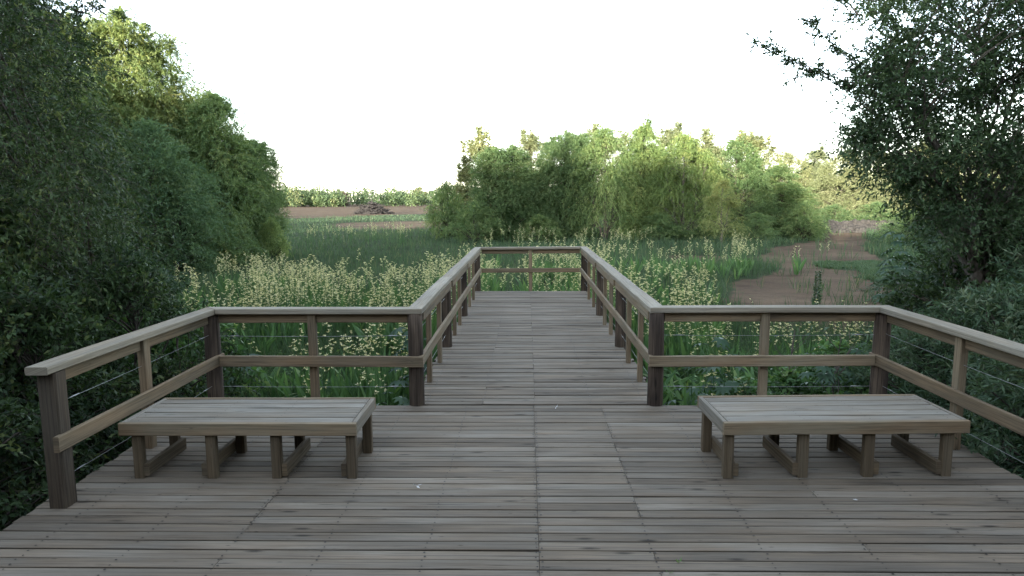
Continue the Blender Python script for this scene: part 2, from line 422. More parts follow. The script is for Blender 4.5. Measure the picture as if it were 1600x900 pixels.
handrail(((XR, YN, 0), (XR, Y0 - g, 0)), ((XR + w, YN, 0), (XR + w, Y0 + w - g, 0)))
# posts
ZU = ZR - RT
def logpost(x, y, r=.073):
    m = MB(); m.log((x, y, GZ - .4), (x, y, ZU - .001), r * 1.06, r * .95); m.build('log_post', MW_LOG, rail, True)
def sqpost(x, y, wx=.075, wy=.06, zb=-.25):
    m = MB(); m.board((x, y, zb), (x, y, ZU - .002), (1, 0, 0), wx, wy, c=.005, nseg=4, warp=.001); m.build('square_post', MW_RAIL, rail)
PO = .07                                            # post centre behind the inner rail edge
for x in (XL - PO, XR + PO): logpost(x, Y0 + PO)
for x in (IL - PO, IR + PO): logpost(x, Y0 + PO - .012)
ylog = [8.65, 11.05, Y1 + PO]
for x in (IL - PO - .02, IR + PO + .02):
    for yy in ylog: logpost(x, yy, .07)
    for yy in (6.95, 7.78, 9.42, 10.2, 11.95, 12.85): sqpost(x + (.025 if x < 0 else -.025), yy + random.uniform(-.03, .03), .05, .08)
for x in (XL - PO, XR + PO):
    m = MB(); m.board((x, YN + .12, GZ - .3), (x, YN + .12, ZU - .002), (1, 0, 0), .12, .11, c=.012, nseg=6, warp=.002); m.build('end_post', MW_POST, rail)
    sqpost(x, 5.02, .06, .08)
sqpost(-2.0, Y0 + .064); sqpost(2.18, Y0 + .064); sqpost(.075, Y1 + .064)
# top beams under the cap
def beam(p0, p1):
    m = MB(); m.board(p0, p1, (0, 0, 1), .088, .035, c=.004, nseg=4, warp=.001); m.build('top_beam', MW_RAIL, rail)
zb = ZU - .047
yb = Y0 + .085
for a, b in ((XL - .0, -2.04), (-1.96, IL - .145), (IR + .145, 2.14), (2.22, XR)): beam((a, yb, zb), (b, yb, zb))
for xs, s in ((XL, -1), (XR, 1)):
    x = xs + s * .085
    beam((x, YN + .18, zb), (x, 4.975, zb)); beam((x, 5.065, zb), (x, Y0, zb))
for xs, s in ((IL, -1), (IR, 1)):
    x = xs + s * .022
    for a, b in ((Y0 + .15, 8.57), (8.73, 10.97), (11.13, Y1 - .002)): beam((x, a, zb), (x, b, zb))
beam((IL + .005, Y1 + .085, zb), (.032, Y1 + .085, zb)); beam((.118, Y1 + .085, zb), (IR - .005, Y1 + .085, zb))
# mid rails on the inner face of the posts
def mid(p0, p1, H=.1):
    m = MB(); m.board(p0, p1, (0, 0, 1), H, .036, c=.005, nseg=5, warp=.0015); m.build('mid_rail', MW_RAIL, rail)
zm = .43
mid((XL - .005, YN + .02, zm), (XL - .005, Y0 + .12, zm)); mid((XR + .005, YN + .02, zm), (XR + .005, Y0 + .12, zm))
mid((XL + .018, Y0 + .012, zm), (IL + .01, Y0 - .03, zm)); mid((IR - .01, Y0 - .03, zm), (XR - .018, Y0 + .012, zm))
for xs, s in ((IL, 1), (IR, -1)):
    x = xs + s * -.015
    mid((x, Y0 - .008, zm), (x, 10.2, zm)); mid((x, 10.206, zm), (x, Y1 + .03, zm))
mid((IL + .008, Y1 + .014, zm), (IR - .008, Y1 + .014, zm), .09)
# wires
def wire(p0, p1, sag=.006):
    p0, p1 = np.array(p0), np.array(p1); t = np.linspace(0, 1, 9)[:, None]
    pts = p0 + (p1 - p0) * t - np.array([0, 0, 1]) * sag * 4 * t * (1 - t)
    q = G(); q.tube(pts, np.full(9, .0017), 4)
    d = unit(p1 - p0)
    for e, s in ((p0, 1), (p1, -1)):                    # twisted tail where it is tied off
        q.tube([e + d * s * .10, e + d * s * .15, e + d * s * .19], [.003, .005, .003], 5)
    link('wire', q.mesh('wire', M_WIRE), rail)
for z in (.655, .17):
    for xs, s in ((XL, -1), (XR, 1)):
        x = xs + s * PO; wire((x, YN + .17, z), (x, Y0 + .02, z + .02))
    wire((XL, Y0 + PO, z), (IL - .14, Y0 + PO, z)); wire((IR + .14, Y0 + PO, z), (XR, Y0 + PO, z))
    for xs, s in ((IL, -1), (IR, 1)):
        x = xs + s * .09; wire((x, Y0 + .14, z), (x, ylog[0] - .07, z)); wire((x, ylog[0] + .07, z), (x, ylog[1] - .07, z)); wire((x, ylog[1] + .07, z), (x, Y1, z))

# ================================================================= BENCHES
def bench(x0, x1, y0, y1, legs, label, skew=0):
    H, T, AP = .405, .034, .088
    b = empty('slatted_bench', ((x0 + x1) / 2, (y0 + y1) / 2, 0), skew, label, 'bench', 'low slatted timber benches')
    W_, D_ = x1 - x0, y1 - y0; hx, hy = W_ / 2, D_ / 2
    m = MB(); n = 5; pw = (D_ - 2 * T - .004) / n
    for i in range(n):
        yy = -hy + T + .002 + pw * (i + .5)
        m.board((-hx + T + .004, yy, H - .017), (hx - T - .004, yy, H - .017), (0, 1, 0), pw - .012, .03, c=.004, nseg=5, warp=.0012, rnd=random.uniform(.3, 1), u=.012)
        for q in legs:
            for s in (-.025, .025): m.disc((q - (x0 + x1) / 2 + random.uniform(-.006, .006), yy + s, H + .0015), .0042, 1)
    m.build('seat', [MW_SEAT, M_NAIL], b)
    for s in (-1, 1):
        m = MB(); m.board((-hx, s * (hy - T / 2), H - AP / 2), (hx, s * (hy - T / 2), H - AP / 2), (0, 0, 1), AP, T, c=.004, nseg=5, warp=.0008); m.build('apron', MW_RAIL, b)
        m = MB(); m.board((s * (hx - T / 2), -hy + T + .0015, H - AP / 2), (s * (hx - T / 2), hy - T - .0015, H - AP / 2), (0, 0, 1), AP, T, c=.004); m.build('apron', MW_SEAT, b)
    for i, q in enumerate(legs):
        x = q - (x0 + x1) / 2
        sd = 1 if i % 2 == 0 else -1
        for yy in (-hy + .05 + .006, hy - .09):
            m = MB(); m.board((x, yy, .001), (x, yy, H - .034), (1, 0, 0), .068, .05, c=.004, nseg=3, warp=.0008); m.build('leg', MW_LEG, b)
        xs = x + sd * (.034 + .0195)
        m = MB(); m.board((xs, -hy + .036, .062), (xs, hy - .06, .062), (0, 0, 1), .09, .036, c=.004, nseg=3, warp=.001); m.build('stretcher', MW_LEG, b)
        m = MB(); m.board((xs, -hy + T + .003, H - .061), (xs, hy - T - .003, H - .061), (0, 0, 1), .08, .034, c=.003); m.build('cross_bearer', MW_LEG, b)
    return b
bench(-2.795, -1.165, 4.385, 5.0, (-2.695, -2.185, -1.735, -1.215), 'low wooden slatted bench on the left of the deck, left of the pier entrance', .004)
bench(1.312, 2.975, 4.43, 5.07, (1.362, 1.875, 2.325, 2.86), 'low wooden slatted bench on the right of the deck, right of the pier entrance', .03)

# small things on the deck
def scrap(x, y, n, label, sc=1.0):
    q = G(); P = np.array([[x, y, .006]] * n) + rng.normal(0, .006, (n, 3)) * [1, 1, .2] * sc
    q.leaves(P, np.c_[rng.normal(0, 1, n), rng.normal(0, .5, n), rng.normal(.1, .1, n)], .035 * sc, .014 * sc)
    o = link('paper_scrap', q.mesh('paper_scrap', M_PAPER)); tag(o, label, 'litter')
p = gp(652, 760, 0); scrap(p.x, p.y, 3, 'tiny white scrap on the planks in front of the left bench')
p = gp(870, 637, 0); scrap(p.x, p.y, 3, 'tiny white scrap on the planks at the pier entrance', .9)
p = gp(1333, 781, 0); scrap(p.x, p.y, 2, 'tiny white speck on the planks before the right bench', .8)
for i, (px, py) in enumerate(((1063, 878), (1046, 893))):
    p = gp(px, py, 0); q = G(); n = 9
    a = rng.uniform(0, 6.28, n)
    q.ribbon(np.tile([0, 0, -.02], (n, 1)), np.c_[np.cos(a) * .5, np.sin(a) * .5, np.ones(n)], rng.uniform(.04, .075, n) * (1 - .3 * i), .007, .25, 2, r=rng.uniform(.6, 1, n))
    o = link('grass_sprout', q.mesh('grass_sprout', L_CANNA)); o.location = (p.x, p.y, 0)
    tag(o, ('larger green grass sprout growing up between two deck planks', 'smaller green grass sprout at the very front edge of the deck view')[i], 'sprout')

# ================================================================= GROUND
def inpoly(X, Y, poly):
    c = np.zeros(X.shape, bool); n = len(poly); j = n - 1
    for i in range(n):
        xi, yi = poly[i]; xj, yj = poly[j]
        c ^= ((yi > Y) != (yj > Y)) & (X < (xj - xi) * (Y - yi) / (yj - yi + 1e-12) + xi); j = i
    return c
def gpoly(px): return [tuple(gp(*q))[:2] for q in px]
MUD = [gpoly([(1035, 400), (1190, 398), (1215, 388), (1275, 375), (1285, 362), (1350, 362), (1352, 392), (1430, 440), (1470, 500), (1400, 540), (1290, 520), (1180, 505), (1130, 470), (1152, 440), (1210, 425), (1205, 408), (1110, 412), (1040, 412)]),
       gpoly([(430, 320), (560, 318.5), (690, 320), (690, 333.5), (560, 337), (470, 342), (430, 342)]),
       gpoly([(520, 349), (600, 346), (700, 345), (700, 352), (660, 358), (560, 358), (520, 354)])]
GREEN = [gpoly([(1292, 410), (1385, 408), (1430, 425), (1400, 447), (1345, 435), (1355, 424), (1296, 421)])]
def vn(X, Y, s, seed=0):                     # cheap smooth value noise
    X = np.asarray(X) / s + seed * 17.3; Y = np.asarray(Y) / s + seed * 9.1
    xi, yi = np.floor(X), np.floor(Y); fx, fy = X - xi, Y - yi; fx = fx * fx * (3 - 2 * fx); fy = fy * fy * (3 - 2 * fy)
    h = lambda a, b: (np.sin(a * 127.1 + b * 311.7) * 43758.5453) % 1.0
    return (h(xi, yi) * (1 - fx) + h(xi + 1, yi) * fx) * (1 - fy) + (h(xi, yi + 1) * (1 - fx) + h(xi + 1, yi + 1) * fx) * fy
def mudmask(X, Y):
    X = np.asarray(X, float); Y = np.asarray(Y, float)
    k = np.clip(Y / 60, .25, 2.0)
    Xw = X + (vn(X, Y, 1.6, 1) - .5) * 1.6 * k + (vn(X, Y, .5, 2) - .5) * .9 * k; Yw = Y + (vn(X, Y, 1.8, 3) - .5) * 2.4 * k + (vn(X, Y, .5, 4) - .5) * 1.5 * k
    m = np.zeros(X.shape, bool)
    for p_ in MUD: m |= inpoly(Xw, Yw, p_)
    for p_ in GREEN: m &= ~inpoly(Xw, Yw, p_)
    return m
def gz(X, Y): return GZ + .10 * (vn(X, Y, 5, 5) - .5) + .05 * (vn(X, Y, 1.3, 6) - .5)
def axis(lo, hi, fine_lo, fine_hi, step, grow=1.22):
    a = list(np.arange(fine_lo, fine_hi + step, step)); s = step
    while a[-1] < hi: s *= grow; a.append(a[-1] + s)
    s = step; b = []
    x = fine_lo
    while x > lo: s *= grow; x -= s; b.append(x)
    return np.array(b[::-1] + a)
ax_ = axis(-3000, 3000, -16, 30, .22); ay_ = axis(-400, 4000, 4, 62, .25, 1.12)
XX, YY = np.meshgrid(ax_, ay_); md = mudmask(XX, YY).astype(np.float32)
for _ in range(1):
    md = (md + np.roll(md, 1, 0) + np.roll(md, -1, 0) + np.roll(md, 1, 1) + np.roll(md, -1, 1)) / 5
ZZ = gz(XX, YY); ZZ = np.where(md > 0, ZZ * (1 - md) + (GZ - .06 + .012 * vn(XX, YY, .6, 8)) * md, ZZ)
nx, ny = len(ax_), len(ay_)
V = np.c_[XX.ravel(), YY.ravel(), ZZ.ravel()]
ii, jj = np.meshgrid(np.arange(nx - 1), np.arange(ny - 1)); b0 = (jj * nx + ii).ravel()
Q = np.c_[b0, b0 + 1, b0 + nx + 1, b0 + nx]
m, nt, out = newmat('marsh_ground')
tc = N(nt, 'ShaderNodeTexCoord'); at_ = N(nt, 'ShaderNodeAttribute', attribute_name='mud')
def nz(sc, det=5):
    n = N(nt, 'ShaderNodeTexNoise'); n.inputs['Scale'].default_value = sc; n.inputs['Detail'].default_value = det
    nt.links.new(tc.outputs['Object'], n.inputs['Vector']); return n.outputs[0]
soil = ramp(nt, nz(1.4), ((.3, (.018, .028, .013)), (.5, (.03, .042, .02)), (.7, (.045, .052, .028))))
mudc = ramp(nt, nz(.22, 9), ((.3, (.070, .050, .034)), (.5, (.09, .064, .044)), (.7, (.127, .094, .064))))
mudc = mixc(nt, 1.0, mudc, ramp(nt, nz(14, 4), ((.3, (.86, .86, .86)), (.7, (1.1, 1.1, 1.1)))), 'MULTIPLY')
mp = N(nt, 'ShaderNodeMapping'); mp.inputs['Scale'].default_value = (.8, 1.3, 1); nt.links.new(tc.outputs['Object'], mp.inputs['Vector'])
ns = N(nt, 'ShaderNodeTexNoise'); ns.inputs['Scale'].default_value = 1.0; ns.inputs['Detail'].default_value = 9; ns.inputs['Roughness'].default_value = .68; nt.links.new(mp.outputs[0], ns.inputs['Vector'])
mudc = mixc(nt, 1.0, mudc, ramp(nt, ns.outputs[0], ((.34, (.68, .68, .66)), (.47, (.94, .94, .94)), (.62, (1.12, 1.1, 1.06)))), 'MULTIPLY')
mudc = mixc(nt, ramp(nt, nz(2.2, 6), ((.60, (0, 0, 0)), (.72, (.55, .55, .55)))), mudc, (.045, .06, .028))
col = mixc(nt, ramp(nt, mth(nt, 'ADD', at_.outputs['Fac'], mth(nt, 'MULTIPLY', mth(nt, 'SUBTRACT', nz(5, 4), .5), .9)), ((.4, (0, 0, 0)), (.6, (1, 1, 1)))), soil, mudc)
p = N(nt, 'ShaderNodeBsdfPrincipled'); nt.links.new(col, p.inputs['Base Color']); p.inputs['Roughness'].default_value = 1.0; p.inputs['Specular IOR Level'].default_value = .03
bmp = N(nt, 'ShaderNodeBump'); bmp.inputs['Strength'].default_value = .5; bmp.inputs['Distance'].default_value = .05
nt.links.new(nz(9, 6), bmp.inputs['Height']); nt.links.new(bmp.outputs[0], p.inputs['Normal']); nt.links.new(p.outputs[0], out.inputs[0])
me = mesh_from('ground', V, Q, np.zeros(len(Q)), np.zeros(len(Q), np.int32), m, True)
a = me.attributes.new('mud', 'FLOAT', 'POINT'); a.data.foreach_set('value', md.ravel().astype(np.float32))
tag(link('ground', me), kind='structure')

# ================================================================= TREES
def env_boughs(rg, subs, n):
    """bough centres in a few overlapping sub-crowns (dx, dy, z0, z1, R): uneven outline with gaps"""
    vol = np.array([s[4] ** 2 * (s[3] - s[2]) for s in subs]); cnt = np.maximum(4, (n * vol / vol.sum()).astype(int))
    B = []
    for sub, c in zip(subs, cnt):
        dx, dy, z0, z1, R = sub[:5]
        t = rg.random(c) ** .9; pr = np.sin(PI * np.clip(t, 0.02, .995) ** .62) ** .7
        if len(sub) > 5: pr = np.where(t > .45, np.sqrt(np.clip(1 - ((t - .45) / .56) ** 2, 0, 1)), .55 + t)
        rad = R * pr * np.sqrt(rg.uniform(.18, 1.0, c)); th = rg.uniform(0, 2 * PI, c)
        B.append(np.c_[dx + rad * np.cos(th), dy + rad * np.sin(th), z0 + (z1 - z0) * t, np.full(c, R)])
    return np.concatenate(B)
def crown(g, rg, B, center, twigs, tlen, droop, leaves, L, W, br, upw=.35, spread=1.0, twigr=0, sprd=.55, axisdir=None):
    """fill boughs B with drooping twigs that carry single leaves"""
    for b in B:
        c = b[:3]; rb = br * rg.uniform(.7, 1.3)
        outw = c - center; outw[2] *= .4; outw = unit(outw)
        k = max(3, int(twigs * rg.uniform(.6, 1.4)))
        P0 = c + unit(rg.normal(0, 1, (k, 3))) * rb * rg.random((k, 1)) ** .5 * [1, 1, .8]
        d = unit(outw * .7 + rg.normal(0, .6 * spread, (k, 3)) + [0, 0, upw])
        l = tlen * rg.uniform(.5, 1.3, k)[:, None, None]
        t = np.sort(rg.random((k, leaves)), 1)[:, :, None]
        dd = d[:, None, :]; gdir = np.array([0, 0, -1.0])
        pts = P0[:, None, :] + dd * l * t + gdir * l * droop * t * t
        tan = unit(dd + gdir * 2 * droop * t)
        ld = unit(tan + rg.normal(0, sprd, (k, leaves, 3)))
        shade = np.clip(rg.normal(.42, .26) + rg.normal(0, .15, (k, 1)) + rg.normal(0, .12, (k, leaves)), 0, .97)
        n = k * leaves
        g.leaves(pts.reshape(n, 3), ld.reshape(n, 3), L * rg.uniform(.65, 1.25, n), W * rg.uniform(.7, 1.2, n), shade.reshape(n), rg=rg)
        if twigr:
            for i in range(0, k, 2):
                tt = np.linspace(0, 1, 4)[:, None]
                g.tube(P0[i] + d[i] * l[i, 0, 0] * tt + gdir * l[i, 0, 0] * droop * tt * tt, np.linspace(twigr, twigr * .3, 4), 3, 1)
def limbs(g, rg, stems, B, r_end=.008, every=1, sag=.0, sides=4):
    """stems: list of polylines with radii; each bough is tied to the nearest lower stem point by a curved limb"""
    nodes = []; 
    for pts, rad in stems:
        pts = np.asarray(pts, float); g.tube(pts, rad, 8)
        for a, b, ra, rb in zip(pts[:-1], pts[1:], rad[:-1], rad[1:]):
            for t in np.linspace(0, 1, 5)[:-1]: nodes.append((*(a + (b - a) * t), ra + (rb - ra) * t))
    nodes = np.array(nodes)
    for b in B[::every]:
        d = nodes[:, :3] - b[:3]; h = np.hypot(d[:, 0], d[:, 1]); dz = b[2] - nodes[:, 2]
        cost = h + np.abs(dz - .8 * h) ; n = nodes[np.argmin(cost + rg.random(len(nodes)) * .4)]
        p0 = n[:3]; p3 = b[:3]; mid_ = (p0 + p3) / 2 + [0, 0, .12 * np.linalg.norm(p3 - p0)] + rg.normal(0, .06, 3)
        t = np.linspace(0, 1, 6)[:, None]; pts = p0 * (1 - t) ** 2 + mid_ * 2 * t * (1 - t) + p3 * t * t
        r0 = min(n[3] * .55, .012 + .016 * np.linalg.norm(p3 - p0)); g.tube(pts, np.linspace(r0, r_end, 6), sides)
def stem(rg, p0, p1, r0, r1, n=7, wig=.06):
    p0, p1 = np.array(p0, float), np.array(p1, float); t = np.linspace(0, 1, n)[:, None]
    pts = p0 + (p1 - p0) * t + rg.normal(0, wig, (n, 3)) * [1, 1, .2] * np.sin(PI * t * .9)
    return pts, np.linspace(r0, r1, n)
class Kind:
    def __init__(s, crown_me, trunk_me): s.c, s.t = crown_me, trunk_me
def plant(kind, name, loc, label, cat, group=None, rz=0, s=1, sz=None, leafmat_=None, tname='trunk', cname='crown'):
    o = empty(name, loc, rz, label, cat, group); o.scale = (s, s, sz or s)
    link(tname, kind.t, o); c = link(cname, kind.c, o)
    if leafmat_:
        c.material_slots[0].link = 'OBJECT'; c.material_slots[0].material = leafmat_
    return o
def make_kind(seed, subs, nb, stems, leafm, bark=M_BARK, twigs=16, tlen=.8, droop=.6, leaves=20, L=.125, W=.027, br=.40, upw=.5, spread=1., twigr=0, sprd=.6, ev=1, extra=None):
    rg = np.random.default_rng(seed); B = env_boughs(rg, subs, nb)
    if extra is not None: B = np.concatenate([B, extra])
    c = np.array([np.mean(B[:, 0]), np.mean(B[:, 1]), np.mean(B[:, 2]) - .3])
    g = G(); crown(g, rg, B, c, twigs, tlen, droop, leaves, L, W, br, upw, spread, twigr, sprd)
    SP = []
    for sb in subs:
        if sb[3] < 3: continue
        for _ in range(4):
            q = rg.normal(0, .36, 2) * sb[4]; ll = rg.uniform(.35, 1.0); zb_ = sb[3] - .35 - 1.1 * math.hypot(*q) ** 1.6 / sb[4]
            SP += [(sb[0] + q[0] + f_ * rg.normal(0, .08), sb[1] + q[1], zb_ + f_ * ll, 1) for f_ in np.linspace(0, 1, 5)]
    if SP: crown(g, rg, np.array(SP), c, 7, tlen * .45, droop * .7, leaves, L, W, .1, .9, .7, 0, sprd)
    t = G(); limbs(t, rg, [stem(rg, *s) for s in stems], B, every=ev)
    return Kind(g.mesh('crown', [leafm, bark]), t.mesh('trunk', bark, True))

# willows are built about 6.5 m tall and scaled where they stand
W1 = make_kind(11, [(0, 0, .5, 6.5, 1.7), (1.1, .2, .3, 5.2, 1.3), (-1.0, -.3, .2, 4.8, 1.4), (.1, .9, .4, 5.6, 1.3), (0, -1, .2, 4.0, 1.2)], 330,
               [((0, 0, -.2), (.1, 0, 5.6), .13, .02), ((.1, 0, 0), (1.1, .2, 4.3), .09, .015), ((-.1, 0, 0), (-1, -.3, 4), .09, .015)], L_WILLOW)
W2 = make_kind(12, [(0, 0, .9, 6.8, 1.25), (.7, -.2, .8, 5.6, 1.0), (-.75, .2, .6, 5.0, 1.05), (.2, -.7, .5, 4.4, 1.0)], 260,
               [((0, 0, -.2), (0, .1, 6), .11, .015), ((0, 0, .4), (.7, -.2, 4.6), .06, .012), ((0, 0, .3), (-.75, .2, 4.2), .06, .012)], L_WILLOW, droop=.95, tlen=.95)
W3 = make_kind(13, [(0, 0, 1.6, 6.6, 1.3), (.9, 0, 1.4, 5.2, 1.0), (-.9, .3, 1.2, 5.6, 1.05), (0, -.8, 1.0, 4.2, .9)], 210,
               [((0, 0, -.2), (.05, .1, 5.8), .12, .015), ((.1, 0, .2), (1, 0, 4.4), .08, .012), ((-.1, .1, .1), (-1, .3, 4.6), .08, .012), ((0, -.1, .1), (.2, -.8, 3.4), .05, .012)], L_WILLOW, bark=M_BARKL, droop=1.05, tlen=1.0, twigs=13)
POP = make_kind(14, [(0, 0, 1.2, 7.6, .95), (.4, .2, 1.4, 6.2, .8), (-.4, -.1, 1.0, 6.6, .8)], 150,
               [((0, 0, -.2), (0, 0, 7.2), .12, .012), ((0, 0, .8), (.5, .2, 5), .05, .01)], L_SUNLIT, bark=M_BARKL, droop=.3, tlen=.6, upw=.7, twigs=12, leaves=11, L=.14, W=.05)
POPB = make_kind(19, [(0, 0, .8, 7.5, 1.0), (.5, .2, .9, 6.8, .9, 1), (-.5, -.1, .6, 7.0, .9, 1)], 190,
               [((0, 0, -.2), (0, 0, 7.0), .12, .012), ((0, 0, .8), (.5, .2, 5), .05, .01)], L_SUNLIT, bark=M_BARKL, droop=.55, tlen=.65, twigs=13, leaves=13, L=.13, W=.036)
BUSH = make_kind(15, [(0, 0, .05, 2.6, 1.2), (.9, .2, .05, 2.0, .9), (-.9, -.2, .05, 2.1, .95), (.1, -.8, .05, 1.6, .8)], 130,
               [((0, 0, -.1), (.1, 0, 2.1), .05, .01), ((0, 0, 0), (.8, .2, 1.6), .04, .01), ((0, 0, 0), (-.8, -.2, 1.6), .04, .01)], L_WILLOW, tlen=.55, droop=.5, br=.3, L=.13, W=.034, twigs=13, leaves=12)
FEA = make_kind(16, [(0, 0, .6, 6.2, 1.8), (1.2, -.2, .3, 4.6, 1.4), (-1.1, .2, .3, 5.0, 1.4), (.4, -1, .2, 3.8, 1.3)], 300,
               [((0, 0, -.2), (0, .1, 5.4), .14, .02), ((.1, 0, 0), (1.2, -.2, 3.8), .09, .015), ((-.1, 0, 0), (-1.1, .2, 4.1), .09, .015)], L_TEAL, droop=.45, tlen=.85, twigs=15, leaves=16, L=.11, W=.032, sprd=.8)

def put(kind, px, pyb, pyt, name, label, cat='tree', group=None, wpx=None, Y=None, natural=6.6, natw=4.0, **kw):
    """stand a tree so that its foot is at image row pyb and its top at pyt: distance from the ground plane, height from the top"""
    p = gp(px, pyb) if Y is None else at(px, 400, Y)
    top = at(px, pyt, p.y).z; sz = (top - GZ) / natural
    s = sz if wpx is None else (wpx / F * p.y) / natw
    return plant(kind, name, (p.x, p.y, GZ), label, cat, group, kw.pop('rz', random.uniform(0, 6.28)), s, sz, **kw)

W4 = make_kind(17, [(.2, .6, .4, 6.4, 1.3, 1), (0, 0, .4, 6.6, 1.6, 1), (1.1, .2, .6, 6.1, 1.35, 1), (-1.1, -.3, .3, 6.4, 1.4, 1), (1.7, -.4, .3, 4.4, 1.1, 1), (.2, -1, .2, 4.6, 1.2, 1)], 560,
               [((0, 0, -.2), (.1, 0, 5.9), .13, .02), ((.1, 0, 0), (1.1, .2, 5), .09, .015), ((-.1, 0, 0), (-1, -.3, 5.2), .09, .015)], L_WILLOW, twigs=19)
W5 = make_kind(18, [(0, 0, 2.0, 6.5, .9), (.7, 0, 1.8, 5.2, .7), (-.6, .2, 1.5, 4.6, .7)], 75, [((0, 0, -.2), (.1, 0, 6), .09, .012), ((.05, 0, 1), (.7, 0, 4.6), .04, .01), ((0, 0, 1), (-.6, .2, 4), .04, .01)], L_YELW, bark=M_BARKL, droop=1.2, tlen=1.1, twigs=8, leaves=18)
# ---- left bank: three willows behind the near thicket
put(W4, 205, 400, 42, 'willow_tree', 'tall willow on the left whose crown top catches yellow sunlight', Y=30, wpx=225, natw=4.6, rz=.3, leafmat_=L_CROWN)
put(FEA, 245, 400, 190, 'feathery_tree', 'blue green feathery tree in front of the tall sunlit willow on the left', Y=25, wpx=190, natw=4.6, rz=1)
put(W4, 335, 400, 160, 'willow_tree', 'rounded green willow second from the open field on the left bank', Y=31, wpx=175, natw=4.6, rz=2)
put(W4, 388, 400, 222, 'willow_tree', 'low broad willow on the left bank right beside the open field', Y=32.5, wpx=118, natw=4.6, rz=4)
put(W2, 130, 400, 120, 'willow_tree', 'willow half hidden behind the dark thicket at far left', Y=27, wpx=200, natw=3.2, rz=5)
put(BUSH, 320, 405, 330, 'willow_bush', 'low green bush at the foot of the left bank willows', 'bush', Y=27, wpx=150, natw=3.6, natural=2.7, rz=.4)
put(BUSH, 425, 395, 345, 'willow_bush', 'small bush at the right hand foot of the left bank, next to the grass', 'bush', Y=31, wpx=60, natw=3.6, natural=2.7, rz=2.4)

# ---- middle grove beyond the pier: front row
put(BUSH, 700, 372, 288, 'willow_bush', 'low rounded willow bush at the left end of the middle grove', 'bush', wpx=85, natw=3.6, natural=2.7, rz=1)
put(BUSH, 742, 378, 318, 'willow_bush', 'bright green bush in front of the left end of the middle grove', 'bush', wpx=80, natw=3.6, natural=2.7, rz=3)
put(W4, 793, 374, 236, 'willow_tree', 'broad rounded willow first tree from the left in the front row of the grove', wpx=112, natw=4.6, rz=.6)
put(W4, 884, 374, 214, 'willow_tree', 'dense green willow directly beyond the end rail of the pier', wpx=98, natw=4.6, rz=2.2)
put(W3, 945, 376, 206, 'willow_tree', 'slender drooping willow with bare pale stems right of the pier axis', wpx=95, natw=3.4, rz=.2)
put(W2, 1003, 374, 204, 'willow_tree', 'tall dark green willow in the middle of the grove', wpx=85, natw=3.2, rz=1.4)
put(W3, 1066, 376, 216, 'willow_tree', 'willow with a spreading drooping crown right of the middle of the grove', wpx=100, natw=3.4, rz=3.1)
put(W1, 1145, 372, 222, 'willow_tree', 'full willow at the right of the grove behind the small yellowish one', wpx=112, natw=4.4, rz=5)
put(W5, 1127, 385, 285, 'small_willow', 'small slim yellowish willow standing in front of the right half of the grove', wpx=58, natw=2.4, rz=4)
put(W1, 1215, 370, 262, 'willow_tree', 'lower willow closing the right end of the middle grove', wpx=125, natw=4.4, rz=1.1)
put(BUSH, 1255, 374, 318, 'willow_bush', 'dark bush at the right end of the grove beside the bare mud', 'bush', wpx=75, natw=3.6, natural=2.7, rz=.3)
put(BUSH, 1030, 378, 335, 'willow_bush', 'dark undergrowth bush below the middle of the grove', 'bush', wpx=110, natw=3.6, natural=2.7, rz=1.3)
put(BUSH, 842, 377, 338, 'willow_bush', 'dark undergrowth bush between the two rounded willows of the grove', 'bush', wpx=75, natw=3.6, natural=2.7, rz=2.3)
put(BUSH, 1180, 378, 335, 'willow_bush', 'undergrowth bush right of the small yellowish willow', 'bush', wpx=90, natw=3.6, natural=2.7, rz=4.3)
# rear row, tops in the sun
for i, (px, top, wp, lab) in enumerate(((757, 208, 62, 'pale sunlit poplar rising above the left end of the grove'), (832, 206, 58, 'pale sunlit poplar peeking up between the two rounded willows'),
        (925, 204, 60, 'sunlit poplar top showing left of the slender drooping willow'), (1042, 196, 60, 'tallest pale poplar top behind the middle of the grove'),
        (1098, 210, 62, 'pale poplar behind the spreading willow right of the grove middle'), (1172, 206, 72, 'bright sunlit poplar at the top right of the grove'),
        (730, 252, 44, 'thin pale poplar at the extreme left of the grove above the low bush'), (975, 208, 55, 'pale poplar top between the slender willow and the dark green one'))):
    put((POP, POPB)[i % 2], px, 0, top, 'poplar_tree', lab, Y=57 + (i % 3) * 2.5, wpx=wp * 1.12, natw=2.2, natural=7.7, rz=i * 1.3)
for i, (px, top, wp) in enumerate(((1020, 232, 110), (1112, 236, 110))):
    put((W1, W3)[i % 2], px, 0, top, 'willow_tree', 'willow of the second row filling the gaps of the middle grove', 'tree', 'second row willows in the middle grove', Y=62, wpx=wp, natw=4.0, rz=i)
